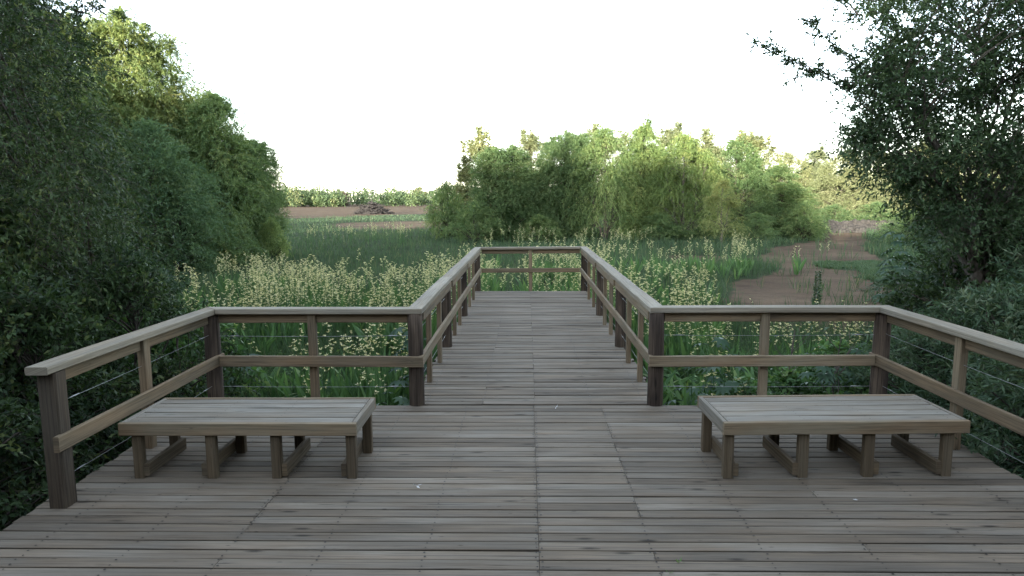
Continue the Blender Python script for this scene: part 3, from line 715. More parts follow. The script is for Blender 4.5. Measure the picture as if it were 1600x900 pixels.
# right far bank, sunlit
for i, (px, top, wp, Y_, lab) in enumerate(((1225, 240, 80, 74, 'sunlit willow right of the grove, first of the far right row'), (1268, 240, 75, 78, 'sunlit willow second in the far right row'),
        (1312, 238, 95, 70, 'big sunlit willow over the end of the bare mud'), (1362, 236, 95, 72, 'sunlit willow just left of the dark overhanging tree'), (1430, 232, 110, 70, 'sunlit willow seen through the gaps of the dark right tree'),
        (1510, 225, 120, 68, 'sunlit willow behind the trunk of the dark right tree'), (1590, 230, 120, 66, 'sunlit willow at the far right edge behind the dark tree'))):
    put((W1, W2, W1)[i % 3], px, 0, top, 'willow_tree', lab, Y=Y_, wpx=wp, natw=(4.4, 3.2, 4.4)[i % 3], rz=i * 1.7, leafmat_=L_SUNLIT)
for i, (px, top, wp, Y_, lab) in enumerate(((1300, 322, 80, 62, 'dark green bush below the sunlit willows beside the stone bank'), (1365, 318, 95, 60, 'wide bush behind the stone bank left of the dark tree'), (1420, 330, 80, 50, 'bush at the end of the green strip on the mud'), (1455, 320, 130, 40, 'green bush behind the lower branches of the right tree'))):
    put(BUSH, px, 0, top, 'willow_bush', lab, 'bush', Y=Y_, wpx=wp, natw=3.6, natural=2.7, rz=i)

# ---- near right: dark tree over the rail
rg = np.random.default_rng(31)
tb = at(1532, 395, 9.2); TB = np.array([tb.x, tb.y, GZ])
def spray(a, b, n, r): 
    t = np.linspace(0, 1, n)[:, None]; P = np.array(a) * (1 - t) + np.array(b) * t + rg.normal(0, r, (n, 3)); return np.c_[P, np.full(n, .3)]
def A(px, py, Y): return np.array(at(px, py, Y)) - TB
Bs = []
cen = A(1560, 120, 9.6)
n = 640
u = unit(rg.normal(0, 1, (n, 3))) * rg.random((n, 1)) ** .42
Bs.append(np.c_[cen + u * [2.55, 2.2, 2.9], np.full(n, .3)])
Bs.append(spray(A(1400, 60, 9), A(1330, 12, 8.8), 10, .12)); Bs.append(spray(A(1410, 130, 9), A(1290, 60, 8.9), 9, .09)); Bs.append(spray(A(1400, 150, 9.1), A(1275, 110, 9), 10, .09))
Bs.append(spray(A(1420, 150, 9), A(1345, 90, 9.3), 10, .15)); Bs.append(spray(A(1430, 190, 9), A(1330, 210, 9), 14, .16)); Bs.append(spray(A(1450, 260, 9), A(1390, 275, 9.2), 12, .16))
Bs.append(spray(A(1480, 300, 9), A(1430, 320, 9.5), 10, .16)); Bs.append(spray(A(1560, 290, 9), A(1600, 330, 8.6), 16, .25)); Bs.append(spray(A(1410, 220, 9), A(1310, 225, 9), 8, .08))
thin = [spray(A(1345, 110, 8.9), A(1266, 28, 8.9), 13, .03), spray(A(1340, 140, 9), A(1190, 70, 9), 20, .022), spray(A(1290, 115, 9), A(1240, 125, 9), 4, .03), spray(A(1345, 20, 8.8), A(1300, -30, 8.8), 5, .05)]
B = np.concatenate(Bs); keep = []
for b in B:                                  # keep the crown's left outline where the photograph has it
    w_ = Vector(b[:3] + TB) - Vector((0, 0, CH)); z = w_.dot(_fw); px = 800 + F * w_.dot(_r2) / z; py = 450 - F * w_.dot(_u2) / z
    lim = np.interp(py, [-200, 0, 60, 120, 200, 250, 300, 400, 470], [1300, 1345, 1400, 1345, 1330, 1345, 1420, 1480, 1520])
    keep.append(px > lim and w_.y > 6.9)
B = B[np.array(keep)]
g = G(); crown(g, rg, B, cen, 15, .4, .25, 14, .068, .026, .27, .3, 1.2, .003, .8)
for t in thin: crown(g, rg, t, cen, 5, .15, .15, 9, .07, .026, .05, .2, .8, .002, .8)
t = G()
st = [stem(rg, (0, 0, -.2), A(1525, 375, 9.2), .12, .09, 6, .03)]
fk = A(1525, 375, 9.2)
for e, r in ((A(1480, 290, 9), .035), (A(1450, 200, 9.2), .04), (A(1560, 150, 10), .045), (A(1600, 60, 10.3), .04), (A(1530, 60, 10), .035), (A(1400, 120, 9), .05), (A(1570, 250, 8.9), .03), (A(1500, 230, 9.3), .03)):
    st.append(stem(rg, fk, e, r, .014, 8, .07))
limbs(t, rg, st, np.concatenate([B[::3]] + [q[::3] for q in thin]), r_end=.004)
for q in thin: t.tube(q[:, :3], np.linspace(.013, .005, len(q)), 4)
o = empty('broadleaf_tree', tuple(TB), 0, 'dark small leaved tree overhanging the right railing with bare forked stems', 'tree')
link('trunk', t.mesh('trunk', M_BARKL, True), o); link('crown', g.mesh('crown', [L_OLIVE, M_BARK]), o)

# ---- near left: dark thicket tree
rg = np.random.default_rng(32)
p = at(60, 400, 8.5); TB = np.array([p.x, p.y, GZ])
cen = A(40, 220, 8.5)
n = 1500
u = rg.uniform(-1, 1, (n, 3)); P = TB + np.array([0, 0, .2]) + np.c_[u[:, 0] * 3.2, u[:, 1] * 2.6 + .4, (u[:, 2] + 1) * 3.0]
keep = []
for b in P:
    w_ = Vector(b) - Vector((0, 0, CH)); z = w_.dot(_fw); px = 800 + F * w_.dot(_r2) / z; py = 450 - F * w_.dot(_u2) / z
    lim = np.interp(py, [-120, 0, 60, 110, 180, 240, 300, 430, 600], [40, 78, 115, 128, 158, 175, 195, 225, 220])
    bump = 14 * math.sin(b[2] * 4.1 + b[1] * 2) + 9 * math.sin(b[2] * 9.3)
    keep.append(px < lim + bump - 12 and b[0] > -9.5 and not (px > 70 and py > 440 and b[1] < 7.4) and b[1] > 6.1)
P = P[np.array(keep)]
B = np.c_[P - TB, np.full(len(P), .3)]
g = G(); crown(g, rg, B, cen - [0, 1.5, 0], 14, .5, .6, 20, .056, .022, .30, .25, 1.1, .003, .8)
hang = np.concatenate([spray(A(100, 10, 8), A(165, 20, 8), 6, .04), spray(A(95, -5, 8), A(150, 12, 8.1), 5, .04)])
crown(g, rg, hang, cen, 4, .2, .3, 7, .065, .026, .06, .1, .8, .003, .8)
t = G()
st = [stem(rg, (-.6, 1.9, -.2), (-1.0, 2.1, 3.6), .14, .04, 7, .06), stem(rg, (-.2, 1.6, 0), (-1.6, 1.8, 4.6), .1, .03), stem(rg, (-.5, 2.0, 0), (.2, 1.9, 2.2), .07, .02), stem(rg, (-.3, 1.6, .1), (-.2, .6, 2.6), .05, .02)]
limbs(t, rg, st, B[::6], r_end=.004); t.tube(hang[:, :3][:6], np.linspace(.01, .003, 6), 4)
for i in range(26):                           # bare pale vine stems in the foliage
    a = B[rg.integers(len(B)), :3] + rg.normal(0, .2, 3); a[1] -= .45; d = rg.normal(0, .3, 3); d[2] = rg.uniform(-.6, .2)
    tt = np.linspace(0, 1, 7)[:, None]; t.tube(a + d * tt + rg.normal(0, .03, (7, 3)), np.full(7, .004), 3)
o = empty('thicket_tree', tuple(TB), 0, 'very dark dense vine covered tree filling the left edge above the railing', 'tree')
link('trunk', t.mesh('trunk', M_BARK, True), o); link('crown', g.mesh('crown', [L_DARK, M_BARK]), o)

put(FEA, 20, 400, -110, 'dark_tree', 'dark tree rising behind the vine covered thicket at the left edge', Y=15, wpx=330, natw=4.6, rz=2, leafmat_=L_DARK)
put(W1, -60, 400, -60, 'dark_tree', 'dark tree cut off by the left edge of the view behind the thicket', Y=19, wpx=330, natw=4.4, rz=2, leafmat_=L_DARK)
# near shrubs either side of the deck (two leaf kinds)
S1 = make_kind(41, [(0, 0, .05, 1.75, .75), (.6, .1, .05, 1.3, .55), (-.6, -.1, .05, 1.4, .6), (.1, -.5, .05, 1.1, .5)], 130,
               [((0, 0, -.1), (.1, 0, 1.4), .03, .008), ((0, 0, 0), (.5, .1, 1), .02, .006), ((0, 0, 0), (-.5, -.1, 1.1), .02, .006)], L_DARK, tlen=.32, droop=.45, br=.18, L=.058, W=.024, twigs=13, leaves=13, twigr=.0025, sprd=.8)
S2 = make_kind(42, [(0, 0, .05, 1.8, .8), (.65, .1, .05, 1.4, .6), (-.6, -.1, .05, 1.5, .65), (.1, -.55, .05, 1.2, .55)], 140,
               [((0, 0, -.1), (.1, 0, 1.4), .03, .008), ((0, 0, 0), (.5, .1, 1), .02, .006), ((0, 0, 0), (-.5, -.1, 1.1), .02, .006)], L_SHRUB, tlen=.36, droop=.35, br=.2, L=.085, W=.019, twigs=13, leaves=13, twigr=.0025, sprd=.8)
S3 = make_kind(43, [(0, 0, .0, 1.3, .7), (.6, .1, .0, 1.0, .55), (-.55, -.1, .0, 1.1, .55)], 80,
               [((0, 0, -.1), (.1, 0, 1.0), .02, .006), ((0, 0, 0), (.5, .1, .8), .015, .005)], L_LOW, tlen=.3, droop=.5, br=.18, L=.10, W=.055, twigs=10, leaves=9, twigr=.0025, sprd=.8)
def shrub(kind, x, y, s, sz, lab, grp=None): plant(kind, 'leafy_shrub', (x, y, GZ), lab, 'shrub', grp, random.uniform(0, 6.28), s, sz, tname='stem', cname='foliage')
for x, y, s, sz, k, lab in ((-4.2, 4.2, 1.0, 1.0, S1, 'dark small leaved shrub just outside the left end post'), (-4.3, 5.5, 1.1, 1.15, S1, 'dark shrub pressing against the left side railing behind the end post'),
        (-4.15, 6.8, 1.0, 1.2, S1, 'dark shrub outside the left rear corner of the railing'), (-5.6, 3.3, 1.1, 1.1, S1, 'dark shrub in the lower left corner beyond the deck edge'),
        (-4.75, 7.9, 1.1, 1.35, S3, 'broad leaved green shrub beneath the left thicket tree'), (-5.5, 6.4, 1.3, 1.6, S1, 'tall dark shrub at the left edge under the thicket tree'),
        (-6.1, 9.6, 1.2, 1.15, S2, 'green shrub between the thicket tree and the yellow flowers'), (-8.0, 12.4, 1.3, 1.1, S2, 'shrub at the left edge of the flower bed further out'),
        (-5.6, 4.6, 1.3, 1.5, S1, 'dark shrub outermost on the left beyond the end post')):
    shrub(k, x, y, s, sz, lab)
for x, y, s, sz, k, lab in ((4.55, 5.3, 1.0, 1.0, S2, 'grey green shrub leaning on the right side railing'), (4.65, 6.7, 1.0, .95, S2, 'grey green shrub outside the right rear corner post'),
        (5.3, 6.0, 1.2, 1.15, S2, 'bushy shrub second row outside the right railing'), (5.9, 7.6, 1.2, 1.15, S2, 'shrub beneath the dark right tree'), (5.45, 8.3, .9, .85, S2, 'low shrub between the right tree and the bare mud'),
        (6.4, 6.8, 1.3, 1.35, S1, 'dark shrub under the right tree near the frame edge'), (6.7, 9.2, 1.5, 1.4, S1, 'dark shrub round the trunk of the right tree'), (5.2, 4.6, 1.1, 1.0, S1, 'dark shrub at the right edge below the railing'),
        (7.1, 10.4, 1.3, 1.1, S2, 'green shrub left of the right tree trunk'), (9.0, 13.2, 1.5, 1.2, S2, 'shrub on the right bank beyond the tree trunk'), (11.8, 17.5, 1.9, 1.35, S2, 'shrub clump on the right bank beside the green strip'), (8.0, 11.2, 1.5, 1.6, S1, 'dark shrub behind the right tree trunk'),
        (2.9, 7.35, .8, .62, S3, 'broad leaved weed bush behind the right bench'), (3.7, 7.9, .9, .75, S3, 'broad leaved weed bush outside the right rear corner')):
    shrub(k, x, y, s, sz, lab)

# ================================================================= CANNAS
def canna_meshes(seed, flowers=True):
    rg = np.random.default_rng(seed); lv = G()
    n = rg.integers(8, 13); a = rg.uniform(0, 6.28, n)
    base = np.c_[np.cos(a), np.sin(a), np.zeros(n)] * rg.uniform(.02, .12, (n, 1))
    lv.ribbon(base + [0, 0, .02], np.c_[np.cos(a) * rg.uniform(.12, .5, n), np.sin(a) * rg.uniform(.12, .5, n), np.ones(n)], rg.uniform(.5, .95, n), rg.uniform(.05, .095, n), rg.uniform(.05, .3, n), 4, r=rg.uniform(0, 1, n))
    heads = []
    for i in range(rg.choice([1, 2, 2, 3])):
        sm, fl = G(), G()
        q = rg.uniform(0, 6.28); H = rg.uniform(.85, 1.3); lean = rg.uniform(.02, .2)
        top = np.array([math.cos(q) * lean, math.sin(q) * lean, H]); b = np.array([math.cos(q) * .04, math.sin(q) * .04, 0])
        t = np.linspace(0, 1, 4)[:, None]; sm.tube(b + (top - b) * t, [.008, .007, .006, .004], 4)
        k = rg.integers(4, 11)
        for j in range(k):
            h = -j * .042 + .02 + rg.normal(0, .012); th = rg.uniform(0, 6.28); rr = rg.uniform(.02, .06); c = top + [math.cos(th) * rr, math.sin(th) * rr, h]
            fl.tube([top + [0, 0, h - .035], (top + [0, 0, h - .035] + c) / 2 + [0, 0, .006], c], [.003, .0025, .002], 3, 1)
            pet = rg.integers(3, 6); pa = rg.uniform(0, 6.28, pet); d = np.c_[np.cos(pa), np.sin(pa), rg.uniform(.1, 1.2, pet)] + [math.cos(th) * .6, math.sin(th) * .6, 0]
            fl.leaves(np.tile(c, (pet, 1)), d, rg.uniform(.028, .048, pet), rg.uniform(.010, .018, pet), curl=.3, rg=rg)
        heads.append((sm, fl))
    return lv, heads
protos = []
for i in range(8):
    lv, heads = canna_meshes(100 + i); protos.append((lv, heads, lv.mesh('leaves', L_CANNA), [(a_.mesh('stem', L_CANNA), b_.mesh('flower_head', [L_FLOWER, L_CANNA])) for a_, b_ in heads]))
pts = []
def scatter(n, Ya, Yb, xl, xr, tagname, clump=1.0, keepp=None):
    c = 0; tries = 0
    while c < n and tries < n * 60:
        tries += 1; Y = rng.uniform(Ya, Yb); X = rng.uniform(xl(Y), xr(Y))
        if vn(X, Y, 1.5, 21) < .38 * clump or mudmask(np.array([X]), np.array([Y]))[0]: continue
        if PL - .35 < X < PR + .35 and Y < PE + .4: continue
        if Y < 6.6: continue
        if keepp and not keepp(X, Y): continue
        pts.append((X, Y, tagname)); c += 1
scatter(400, 8.6, 20.5, lambda Y: -.54 * Y + .2, lambda Y: PL - .4, 'L')
scatter(34, 6.9, 8.8, lambda Y: -3.4, lambda Y: PL - .4, 'L', .6)
scatter(150, 14.6, 25, lambda Y: -1.6 - .03 * Y, lambda Y: 1.6 + .05 * Y, 'C', .8)
scatter(105, 7.2, 18, lambda Y: PR + .4, lambda Y: PR + .9 + (Y - 7) * .26, 'R', .9)
scatter(22, 19, 29, lambda Y: .11 * Y, lambda Y: .24 * Y, 'R')
scatter(22, 8.0, 10.2, lambda Y: .24 * Y, lambda Y: .50 * Y, 'R', 1.4)
for px, py, n in ((1150, 425, 16), (1180, 412, 9), (1095, 432, 8), (1272, 425, 3)):
    for _ in range(n):
        p = gp(px + rng.normal(0, 17), py + rng.normal(0, 5)); pts.append((p.x, p.y, 'R'))
scatter(50, 40, 50, lambda Y: -.33 * Y, lambda Y: -.17 * Y, 'L', 1.2)
scatter(60, 26, 44, lambda Y: -.06 * Y, lambda Y: .2 * Y, 'C', 1.2)
pts.sort(key=lambda q: math.hypot(q[0], q[1]))
LAB = {'L': ('yellow flowered canna plant in the wide bed left of the pier', 'yellow cannas left of the pier'),
       'C': ('yellow flowered canna plant in the bed beyond the end of the pier', 'yellow cannas beyond the pier end'),
       'R': ('yellow flowered canna plant in the marsh right of the pier', 'yellow cannas right of the pier')}
NTH = 300; stuff = [G(), G()]
for i, (X, Y, k) in enumerate(pts):
    lv, heads, ml, hm = protos[rng.integers(8)]; s = rng.uniform(.8, 1.12); rz = rng.uniform(0, 6.28); z = float(gz(np.array([X]), np.array([Y]))[0])
    if i < NTH:
        o = empty('canna_plant', (X, Y, z), rz, LAB[k][0], 'flowering plant', LAB[k][1]); o.scale = (s, s, s)
        link('leaves', ml, o)
        for ms, mf in hm:
            if rng.random() < (.45 if Y < 8.8 else .88):
                c_ = link('stem', ms, o); link('flower_head', mf, c_)
    else:
        c, s_ = math.cos(rz) * s, math.sin(rz) * s
        Rm = np.array([[c, -s_, 0], [s_, c, 0], [0, 0, s]])
        for gsrc, mi in ([(lv, 0)] if Y < 27 else []) + [q for a_, b_ in heads if rng.random() < .88 for q in ((a_, 0), (b_, 1))]:
            V, Q, R, _ = gsrc.arrays(); stuff[0].add(V @ Rm.T + [X, Y, z], Q, R, mi)
o = link('canna_bed', stuff[0].mesh('canna_bed', [L_CANNA, L_FLOWER])); tag(o, kind='stuff')

# ================================================================= GRASS AND GROUND COVER
n = 330000
Y = np.exp(rng.uniform(math.log(5.0), math.log(130), n)); X = rng.uniform(-1, 1, n) * (.86 * Y + 3) + .02 * Y
ok = ~mudmask(X, Y) & ~((X > DL - .1) & (X < DR + .1) & (Y < DF + .1)) & ~((X > PL - .05) & (X < PR + .05) & (Y < PE + .05))
dens = vn(X, Y, 2.2, 31) * .5 + vn(X, Y, .7, 32) * .5
ok &= rng.random(n) < .25 + 1.1 * dens
mm = mudmask(X, Y) & (vn(X, Y, 1.1, 61) * .6 + vn(X, Y, .35, 62) * .4 > .64) & (rng.random(n) < .4)
ok |= mm
X, Y = X[ok], Y[ok]; n = len(X)
low = np.zeros(n, bool)
for p_ in GREEN: low |= inpoly(X, Y, p_)
field = (vn(X, Y, 6, 33) * .6 + vn(X, Y, 1.6, 34) * .4)
hgt = (.28 + .62 * field) * rng.uniform(.55, 1.15, n) * np.where(low, .35, 1) * np.where(Y > 60, .6, 1) * np.where((Y > 20) & (X < 0) & (Y < 60), .72, 1)
wd = .011 * (Y / 9) ** .62 * rng.uniform(.7, 1.3, n); a = rng.uniform(0, 6.28, n); ln = rng.uniform(.05, .45, n)
g = G()
tone = np.clip(.25 + .5 * vn(X, Y, 3.0, 35) + rng.normal(0, .16, n), 0, .93) + np.where(low, .25, 0); tone = np.where(rng.random(n) < .05, 1.0, np.clip(tone, 0, .95))
g.ribbon(np.c_[X, Y, gz(X, Y) - .02], np.c_[np.cos(a) * ln, np.sin(a) * ln, np.ones(n)], hgt, wd, rng.uniform(.0, .35, n), 2, r=tone)
for p_ in GREEN:
    A_ = np.array(p_); n2 = 90000; X2 = rng.uniform(A_[:, 0].min() - 1, A_[:, 0].max() + 1, n2); Y2 = rng.uniform(A_[:, 1].min() - 1, A_[:, 1].max() + 1, n2)
    o2 = inpoly(X2 + (vn(X2, Y2, .9, 51) - .5) * 1.2, Y2 + (vn(X2, Y2, .9, 52) - .5) * 1.8, p_); X2, Y2 = X2[o2], Y2[o2]; n2 = len(X2); a2 = rng.uniform(0, 6.28, n2)
    g.ribbon(np.c_[X2, Y2, gz(X2, Y2) - .04], np.c_[np.cos(a2) * .5, np.sin(a2) * .5, np.ones(n2)], rng.uniform(.1, .28, n2), .02, .3, 2, r=rng.uniform(.55, .95, n2))
tag(link('grass', g.mesh('grass', L_GRASS)), kind='stuff')
# low broad leaves round the deck
n = 60000
Y = np.exp(rng.uniform(math.log(3.0), math.log(13), n)); X = rng.uniform(-1, 1, n) * (.8 * Y + 1.2)
ok = ~mudmask(X, Y) & ~((X > DL - .05) & (X < DR + .05) & (Y < DF + .05)) & ~((X > PL - .05) & (X < PR + .05))
X, Y = X[ok], Y[ok]; n = len(X); a = rng.uniform(0, 6.28, n)
hz = vn(X, Y, .8, 41) * .42 * rng.random(n)
g = G(); g.leaves(np.c_[X, Y, gz(X, Y) + hz], np.c_[np.cos(a), np.sin(a), rng.uniform(-.1, .9, n)], rng.uniform(.05, .13, n), rng.uniform(.025, .055, n), curl=.2)
k = 2300; Yb = rng.uniform(6.4, 9.5, k); Xb = rng.uniform(-4.2, 4.4, k); okb = ~((Xb > PL - .15) & (Xb < PR + .15)); Xb, Yb = Xb[okb], Yb[okb]; k = len(Xb); a = rng.uniform(0, 6.28, k)
g.ribbon(np.c_[Xb, Yb, gz(Xb, Yb)], np.c_[np.cos(a) * .6, np.sin(a) * .6, np.ones(k)], rng.uniform(.35, .95, k) * np.clip((Yb - 5.6) / 2.2, .5, 1), rng.uniform(.05, .11, k), rng.uniform(.2, .5, k), 4, r=rng.random(k))
tag(link('ground_cover', g.mesh('ground_cover', L_LOW)), kind='stuff')

# castor plants with palmate leaves behind the rails
def palm_plant(seed, H, nl):
    rg = np.random.default_rng(seed); lv, sm = G(), G()
    t = np.linspace(0, 1, 5)[:, None]; top = np.array([rg.normal(0, .06), rg.normal(0, .06), H]); ax = top * t + rg.normal(0, .012, (5, 3)) * t
    sm.tube(ax, [.014, .012, .01, .008, .005], 5)
    for i in range(nl):
        h = rg.uniform(.35, 1); p0 = top * h; a = i * 2.4 + rg.normal(0, .3); L = rg.uniform(.14, .32) * (1.25 - h * .5)
        d = np.array([math.cos(a), math.sin(a), rg.uniform(.25, .9)]); p1 = p0 + unit(d) * L
        sm.tube([p0, (p0 + p1) / 2 + [0, 0, .02], p1], [.005, .004, .003], 4)
        R = rg.uniform(.11, .18); nb = 8; f = unit(d * [1, 1, 0] + [0, 0, rg.uniform(-.5, .1)]); sd = unit(np.cross(f, [0, 0, 1.0])); 
        ang = np.linspace(-2.5, 2.5, nb); D = np.cos(ang)[:, None] * f + np.sin(ang)[:, None] * sd + [0, 0, -.1]
        lr = R * (1 - .32 * np.abs(ang) / 2.5); S = rg.uniform(.1, .9)
        up = np.cross(sd, f); S_ = unit(np.cross(unit(D), up)); D = unit(D); Pc = np.tile(p1, (nb, 1))
        V = np.stack([Pc, Pc + D * (lr * .5)[:, None] + S_ * (lr * .19)[:, None], Pc + D * lr[:, None] - up * (lr * .25)[:, None], Pc + D * (lr * .5)[:, None] - S_ * (lr * .19)[:, None]], 1)
        lv.add(V.reshape(-1, 3), np.arange(nb * 4).reshape(nb, 4), np.full(nb, S))
    return lv.mesh('leaves', L_CASTOR), sm.mesh('stem', L_LOW)
castor = [palm_plant(60 + i, h, n_) for i, (h, n_) in enumerate(((.95, 13), (.75, 10), (1.15, 15)))]
for px, py, Y_, k, s, lab in ((632, 500, 7.9, 2, 1.05, 'blue green palmate leaved plant left of the pier close to the corner post'), (612, 575, 7.0, 1, .95, 'low palmate leaved plant behind the left front railing beside the corner post'),
        (450, 610, 6.9, 1, .8, 'low palmate leaved plant half hidden behind the left bench'), (372, 560, 7.4, 0, .95, 'palmate leaved plant near the left rear corner of the railing'),
        (1085, 590, 7.0, 1, 1.0, 'palmate leaved plant just right of the right corner post of the pier'), (1150, 580, 7.1, 0, 1.0, 'palmate leaved plant behind the middle of the right front railing'), (1120, 520, 7.9, 2, .95, 'taller palmate leaved plant further behind the right front railing'),
        (1262, 600, 6.95, 0, 1.0, 'spreading palmate leaved plant seen under the right mid rail'), (1330, 560, 7.3, 2, .95, 'palmate leaved plant near the right rear corner post'), (1400, 440, 12.5, 2, 1.4, 'palmate leaved plant on the bank right of the bare mud'), (1395, 395, 16.5, 2, 1.6, 'larger palmate leaved plant below the overhanging right tree')):
    p = at(px, py, Y_); o = empty('palmate_plant', (p.x, p.y, GZ), random.uniform(0, 6), lab, 'plant'); o.scale = (s, s, s)
    link('leaves', castor[k][0], o); link('stem', castor[k][1], o)
# tall leafy weed, bare sapling, red flower, stone
rg = np.random.default_rng(70)
p = gp(1275, 490); q = G(); s_ = G(); H = 1.15
s_.tube([[0, 0, 0], [.03, 0, .6], [.0, .02, H]], [.012, .009, .004], 5)
hh = rg.uniform(.1, 1, 420); a = rg.uniform(0, 6.28, 420); q.leaves(np.c_[.03 * np.cos(a), .03 * np.sin(a), hh * H], np.c_[np.cos(a), np.sin(a), rg.uniform(-.2, .8, 420)], rg.uniform(.07, .15, 420) * (1.2 - .6 * hh), .04, rg=rg)
o = empty('tall_weed', (p.x, p.y, GZ), 0, 'tall slim leafy weed standing alone in front of the bare mud', 'weed'); o.scale = (.9, .9, .9); link('stem', s_.mesh('stem', L_LOW), o); link('leaves', q.mesh('leaves', L_SHRUB), o)
for px, Y_, sd, lab in ((1308, 7.0, 71, 'thin bare grey sapling behind the right railing near its rear corner post'), (1236, 7.3, 72, 'thin pale twiggy sapling right of the middle post of the right front railing')):
    rg = np.random.default_rng(sd); p = at(px, 560, Y_); s_ = G(); ax = np.array([[0, 0, 0], [.01, .02, .4], [-.02, .02, .8], [.03, 0, 1.35]])
    s_.tube(ax, [.012, .01, .008, .004], 5)
    q = G(); ends = []
    for i in range(12):
        h = rg.uniform(.4, 1.25); a = rg.uniform(0, 6.28); e = np.array([.2 * math.cos(a), .2 * math.sin(a), h + rg.uniform(.15, .35)]); s_.tube([[0, 0, h], (np.array([0, 0, h]) + e) / 2 + rg.normal(0, .012, 3), e], [.005, .004, .002], 4); ends.append(e)
    E_ = np.repeat(np.array(ends), 3, 0); q.leaves(E_ + rg.normal(0, .04, E_.shape), rg.normal(0, 1, E_.shape), .07, .03, rg=rg)
    o = empty('bare_sapling', (p.x, p.y, GZ), 0, lab, 'sapling'); link('stem', s_.mesh('stem', M_BARKL), o); link('leaves', q.mesh('leaves', L_SHRUB), o)
p = at(605, 566, 7.2); q = G(); s_ = G(); a = rng.uniform(0, 6.28, 14); hgt_ = p.z - GZ
q.leaves(np.tile([0, 0, hgt_], (14, 1)) + rng.normal(0, .015, (14, 3)), np.c_[np.cos(a), np.sin(a), rng.uniform(0, 1, 14)], .05, .025); s_.tube([[0, 0, 0], [.01, 0, hgt_ / 2], [0, 0, hgt_]], [.006, .005, .004], 4)
o = empty('red_flower', (p.x, p.y, GZ), 0, 'single small orange red flower behind the left front railing', 'flower'); link('stem', s_.mesh('stem', L_LOW), o); link('petals', q.mesh('petals', L_RED), o)

def stone_mesh(g, c, r, rg, m=0):
    nu, nv = 8, 6; u = np.arange(nu) * 2 * PI / nu; v = np.linspace(0, PI, nv); k = rg.uniform(.75, 1.25, (nv, nu)); k[0] = k[0, 0]; k[-1] = k[-1, 0]
    V = np.stack([np.sin(v)[:, None] * np.cos(u) * k, np.sin(v)[:, None] * np.sin(u) * k, np.cos(v)[:, None] * k * np.ones(nu)], -1) * r + c
    Q = [(i * nu + j, i * nu + (j + 1) % nu, (i + 1) * nu + (j + 1) % nu, (i + 1) * nu + j) for i in range(nv - 1) for j in range(nu)]
    g.add(V.reshape(-1, 3), Q, rg.random(), m)
rg = np.random.default_rng(80)
p = at(14, 815, 3.9); g = G(); stone_mesh(g, [0, 0, 0], np.array([.15, .11, .10]), rg); o = link('pale_stone', g.mesh('pale_stone', M_PALE)); p = gp(14, 815, GZ + .06); o.location = (p.x, p.y, GZ + .05); tag(o, 'pale stone in the dark lower left corner beside the deck edge', 'stone')
# rubble bank at the end of the mud
p = gp(1318, 363); g = G()
for i in range(420):
    x = rg.uniform(-4.2, 5.5); t = rg.random(); stone_mesh(g, [x, t * 1.6, .0 + t * .5 + rg.normal(0, .04)], rg.uniform(.12, .26, 3), rg)
for i in range(150):
    x = rg.uniform(-4.2, 5.5); stone_mesh(g, [x, 1.5 + rg.uniform(0, .5), .66 + rg.normal(0, .05)], rg.uniform(.14, .28, 3), rg)
o = link('stone_wall', g.mesh('stone_wall', M_STONE, True)); o.location = (p.x + .6, p.y, GZ); tag(o, 'low grey rubble wall at the far end of the bare mud on the right', 'wall')
# brush piles in the far field
def pile(px, py, wpx, hpx, n, lab):
    p = gp(px, py); Wd = wpx / F * p.y; Hh = hpx / F * p.y; g = G()
    for i in range(n):
        a = rg.uniform(0, 6.28); r = rg.random() ** .8; x = r * math.cos(a) * Wd / 2; y_ = r * math.sin(a) * Wd / 3; z = Hh * max(0, 1 - r ** 1.6) * rg.uniform(.2, 1)
        d = rg.normal(0, 1, 3) * [1, .8, .28]; d = unit(d) * rg.uniform(.5, 1.2) * Wd * .17
        c = np.array([x, y_, z]); g.tube([c - d, c + rg.normal(0, .05, 3), c + d], rg.uniform(.4, 1) * np.array([.10, .085, .05]), 4)
    o = link('brush_pile', g.mesh('brush_pile', M_STICK)); o.location = (p.x, p.y, GZ); tag(o, lab, 'brush pile')
pile(583, 334, 52, 18, 520, 'long grey heap of cut branches in the bare field beyond the meadow')
pile(513, 321.5, 30, 6, 160, 'smaller dark heap of branches near the far treeline')
# far field shrubs and trees
for px, py, top, wp, lab, lm in ((656, 320, 293, 26, 'sunlit yellow green tree at the edge of the far field left of the grove', L_SUNLIT), (508, 322, 303, 22, 'brownish dry shrub at the far treeline left of the brush pile', L_BROWN), (535, 322, 299, 26, 'brownish dry shrub just right of another at the far treeline', L_BROWN)):
    put(W1, px, py, top, 'field_tree', lab, wpx=wp, natw=4.4, rz=px, leafmat_=lm)
g = G(); rg = np.random.default_rng(90)
def far_row(n, Ya, Yb, xa, xb, ha, hb, per, ls):
    for i in range(n):
        Yt = rg.uniform(Ya, Yb); Xt = rg.uniform(xa, xb) * Yt; H = rg.uniform(ha, hb); R = H * rg.uniform(.28, .5)
        u = unit(rg.normal(0, 1, (per, 3))) * rg.random((per, 1)) ** .35; P = np.array([Xt, Yt, GZ + H * .5]) + u * [R, R, H * .5]
        g.leaves(P, rg.normal(0, 1, (per, 3)), ls * rg.uniform(.6, 1.3, per), ls * .55, np.clip(rg.normal(.4, .2) + rg.normal(0, .12, per), 0, .97), rg=rg)
far_row(150, 330, 390, -.62, -.08, 5.5, 9, 170, 1.2)
far_row(190, 420, 560, -.62, .75, 9, 14.5, 170, 1.7)
far_row(40, 330, 400, -.42, -.29, 8.5, 13, 200, 1.2)
far_row(110, 110, 200, .05, .85, 5, 8.5, 200, .6)
far_row(60, 45, 120, -.95, -.62, 6, 10, 260, .5)
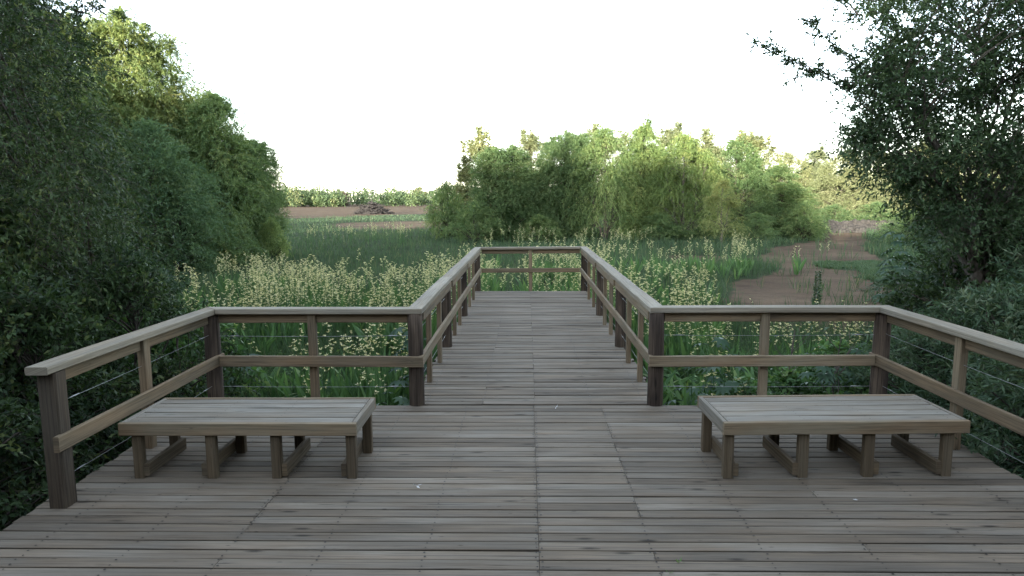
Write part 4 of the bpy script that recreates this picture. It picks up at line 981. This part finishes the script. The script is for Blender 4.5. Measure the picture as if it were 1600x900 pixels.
tag(link('far_wood', g.mesh('far_wood', L_FAR)), kind='stuff')
# tall trees at the back of the viewer: they throw the shade that lies over the deck
sun_dir = Vector((-.42, -.9, 0)).normalized()
i = 0
for row in (0, 1, 2):
    for X_ in np.arange(-100, -4, 8.0):
        Hh = float(np.interp(X_, [-90, -60, -44, -34, -26, 10], [21.8, 21.8, 23, 19.5, 18.5, 18])) + random.uniform(-1.5, 1.0) - (0 if row < 2 else .8)
        s = Hh / 6.6
        plant((W1, FEA)[i % 2], 'tall_tree', (X_ + random.uniform(-1.5, 1.5) + row * 4, -55 - 7 * row, GZ), 'tall dense tree in the belt of woodland at the back of the viewpoint', 'tree', 'tall trees at the back of the viewpoint', random.uniform(0, 6), s, s)
        i += 1

i = 0
for X_, Y_, Hh in ((-9.5, -4.5, 7.5), (-6.0, -6.5, 8.5), (-2.6, -8.5, 8.5), (1.0, -9.0, 8), (4.4, -8.0, 8.5), (7.4, -6.0, 8.0), (10.5, -4.0, 7.5), (-12.5, -1.0, 7.5), (13.5, -.5, 7.5)):
    s = Hh / 6.6
    plant((FEA, W1)[i % 2], 'shade_tree', (X_, Y_, GZ), 'dark dense tree standing close at the back of the viewpoint by the deck entrance', 'tree', 'dark trees close at the back of the viewpoint', i * 1.1, s * 1.15, s, leafmat_=L_DARK)
    i += 1

# ================================================================= LIGHT
EL = math.radians(8.5); AZ = math.atan2(sun_dir.x, sun_dir.y)
world = bpy.data.worlds.new('World'); SC.world = world; world.use_nodes = True
nt = world.node_tree; nt.nodes.clear()
sky = nt.nodes.new('ShaderNodeTexSky'); sky.sky_type = 'NISHITA'; sky.sun_disc = False
sky.sun_elevation = EL; sky.sun_rotation = AZ; sky.air_density = 1.0; sky.dust_density = .6; sky.ozone_density = 1.8; sky.altitude = 10
bg = nt.nodes.new('ShaderNodeBackground'); bg.inputs[1].default_value = .15
wo = nt.nodes.new('ShaderNodeOutputWorld'); hs = nt.nodes.new('ShaderNodeHueSaturation'); hs.inputs['Saturation'].default_value = .5
nt.links.new(sky.outputs[0], hs.inputs['Color']); nt.links.new(hs.outputs[0], bg.inputs[0]); nt.links.new(bg.outputs[0], wo.inputs[0])
ld = bpy.data.lights.new('sun', 'SUN'); ld.energy = 3.6; ld.angle = math.radians(.5); ld.color = (1, .92, .77)
lo = bpy.data.objects.new('sun', ld); COL.objects.link(lo)
to = Vector((sun_dir.x * math.cos(EL), sun_dir.y * math.cos(EL), math.sin(EL)))
lo.rotation_euler = to.to_track_quat('Z', 'Y').to_euler(); lo.location = (0, 0, 30)
vs = SC.view_settings; vs.view_transform = 'Standard'; vs.look = 'None'; vs.gamma = 1; vs.use_curve_mapping = False
vs.exposure = 3.1
SC.cycles.max_bounces = 8; SC.cycles.diffuse_bounces = 5; SC.cycles.transmission_bounces = 4
SC.cycles.caustics_reflective = False; SC.cycles.caustics_refractive = False
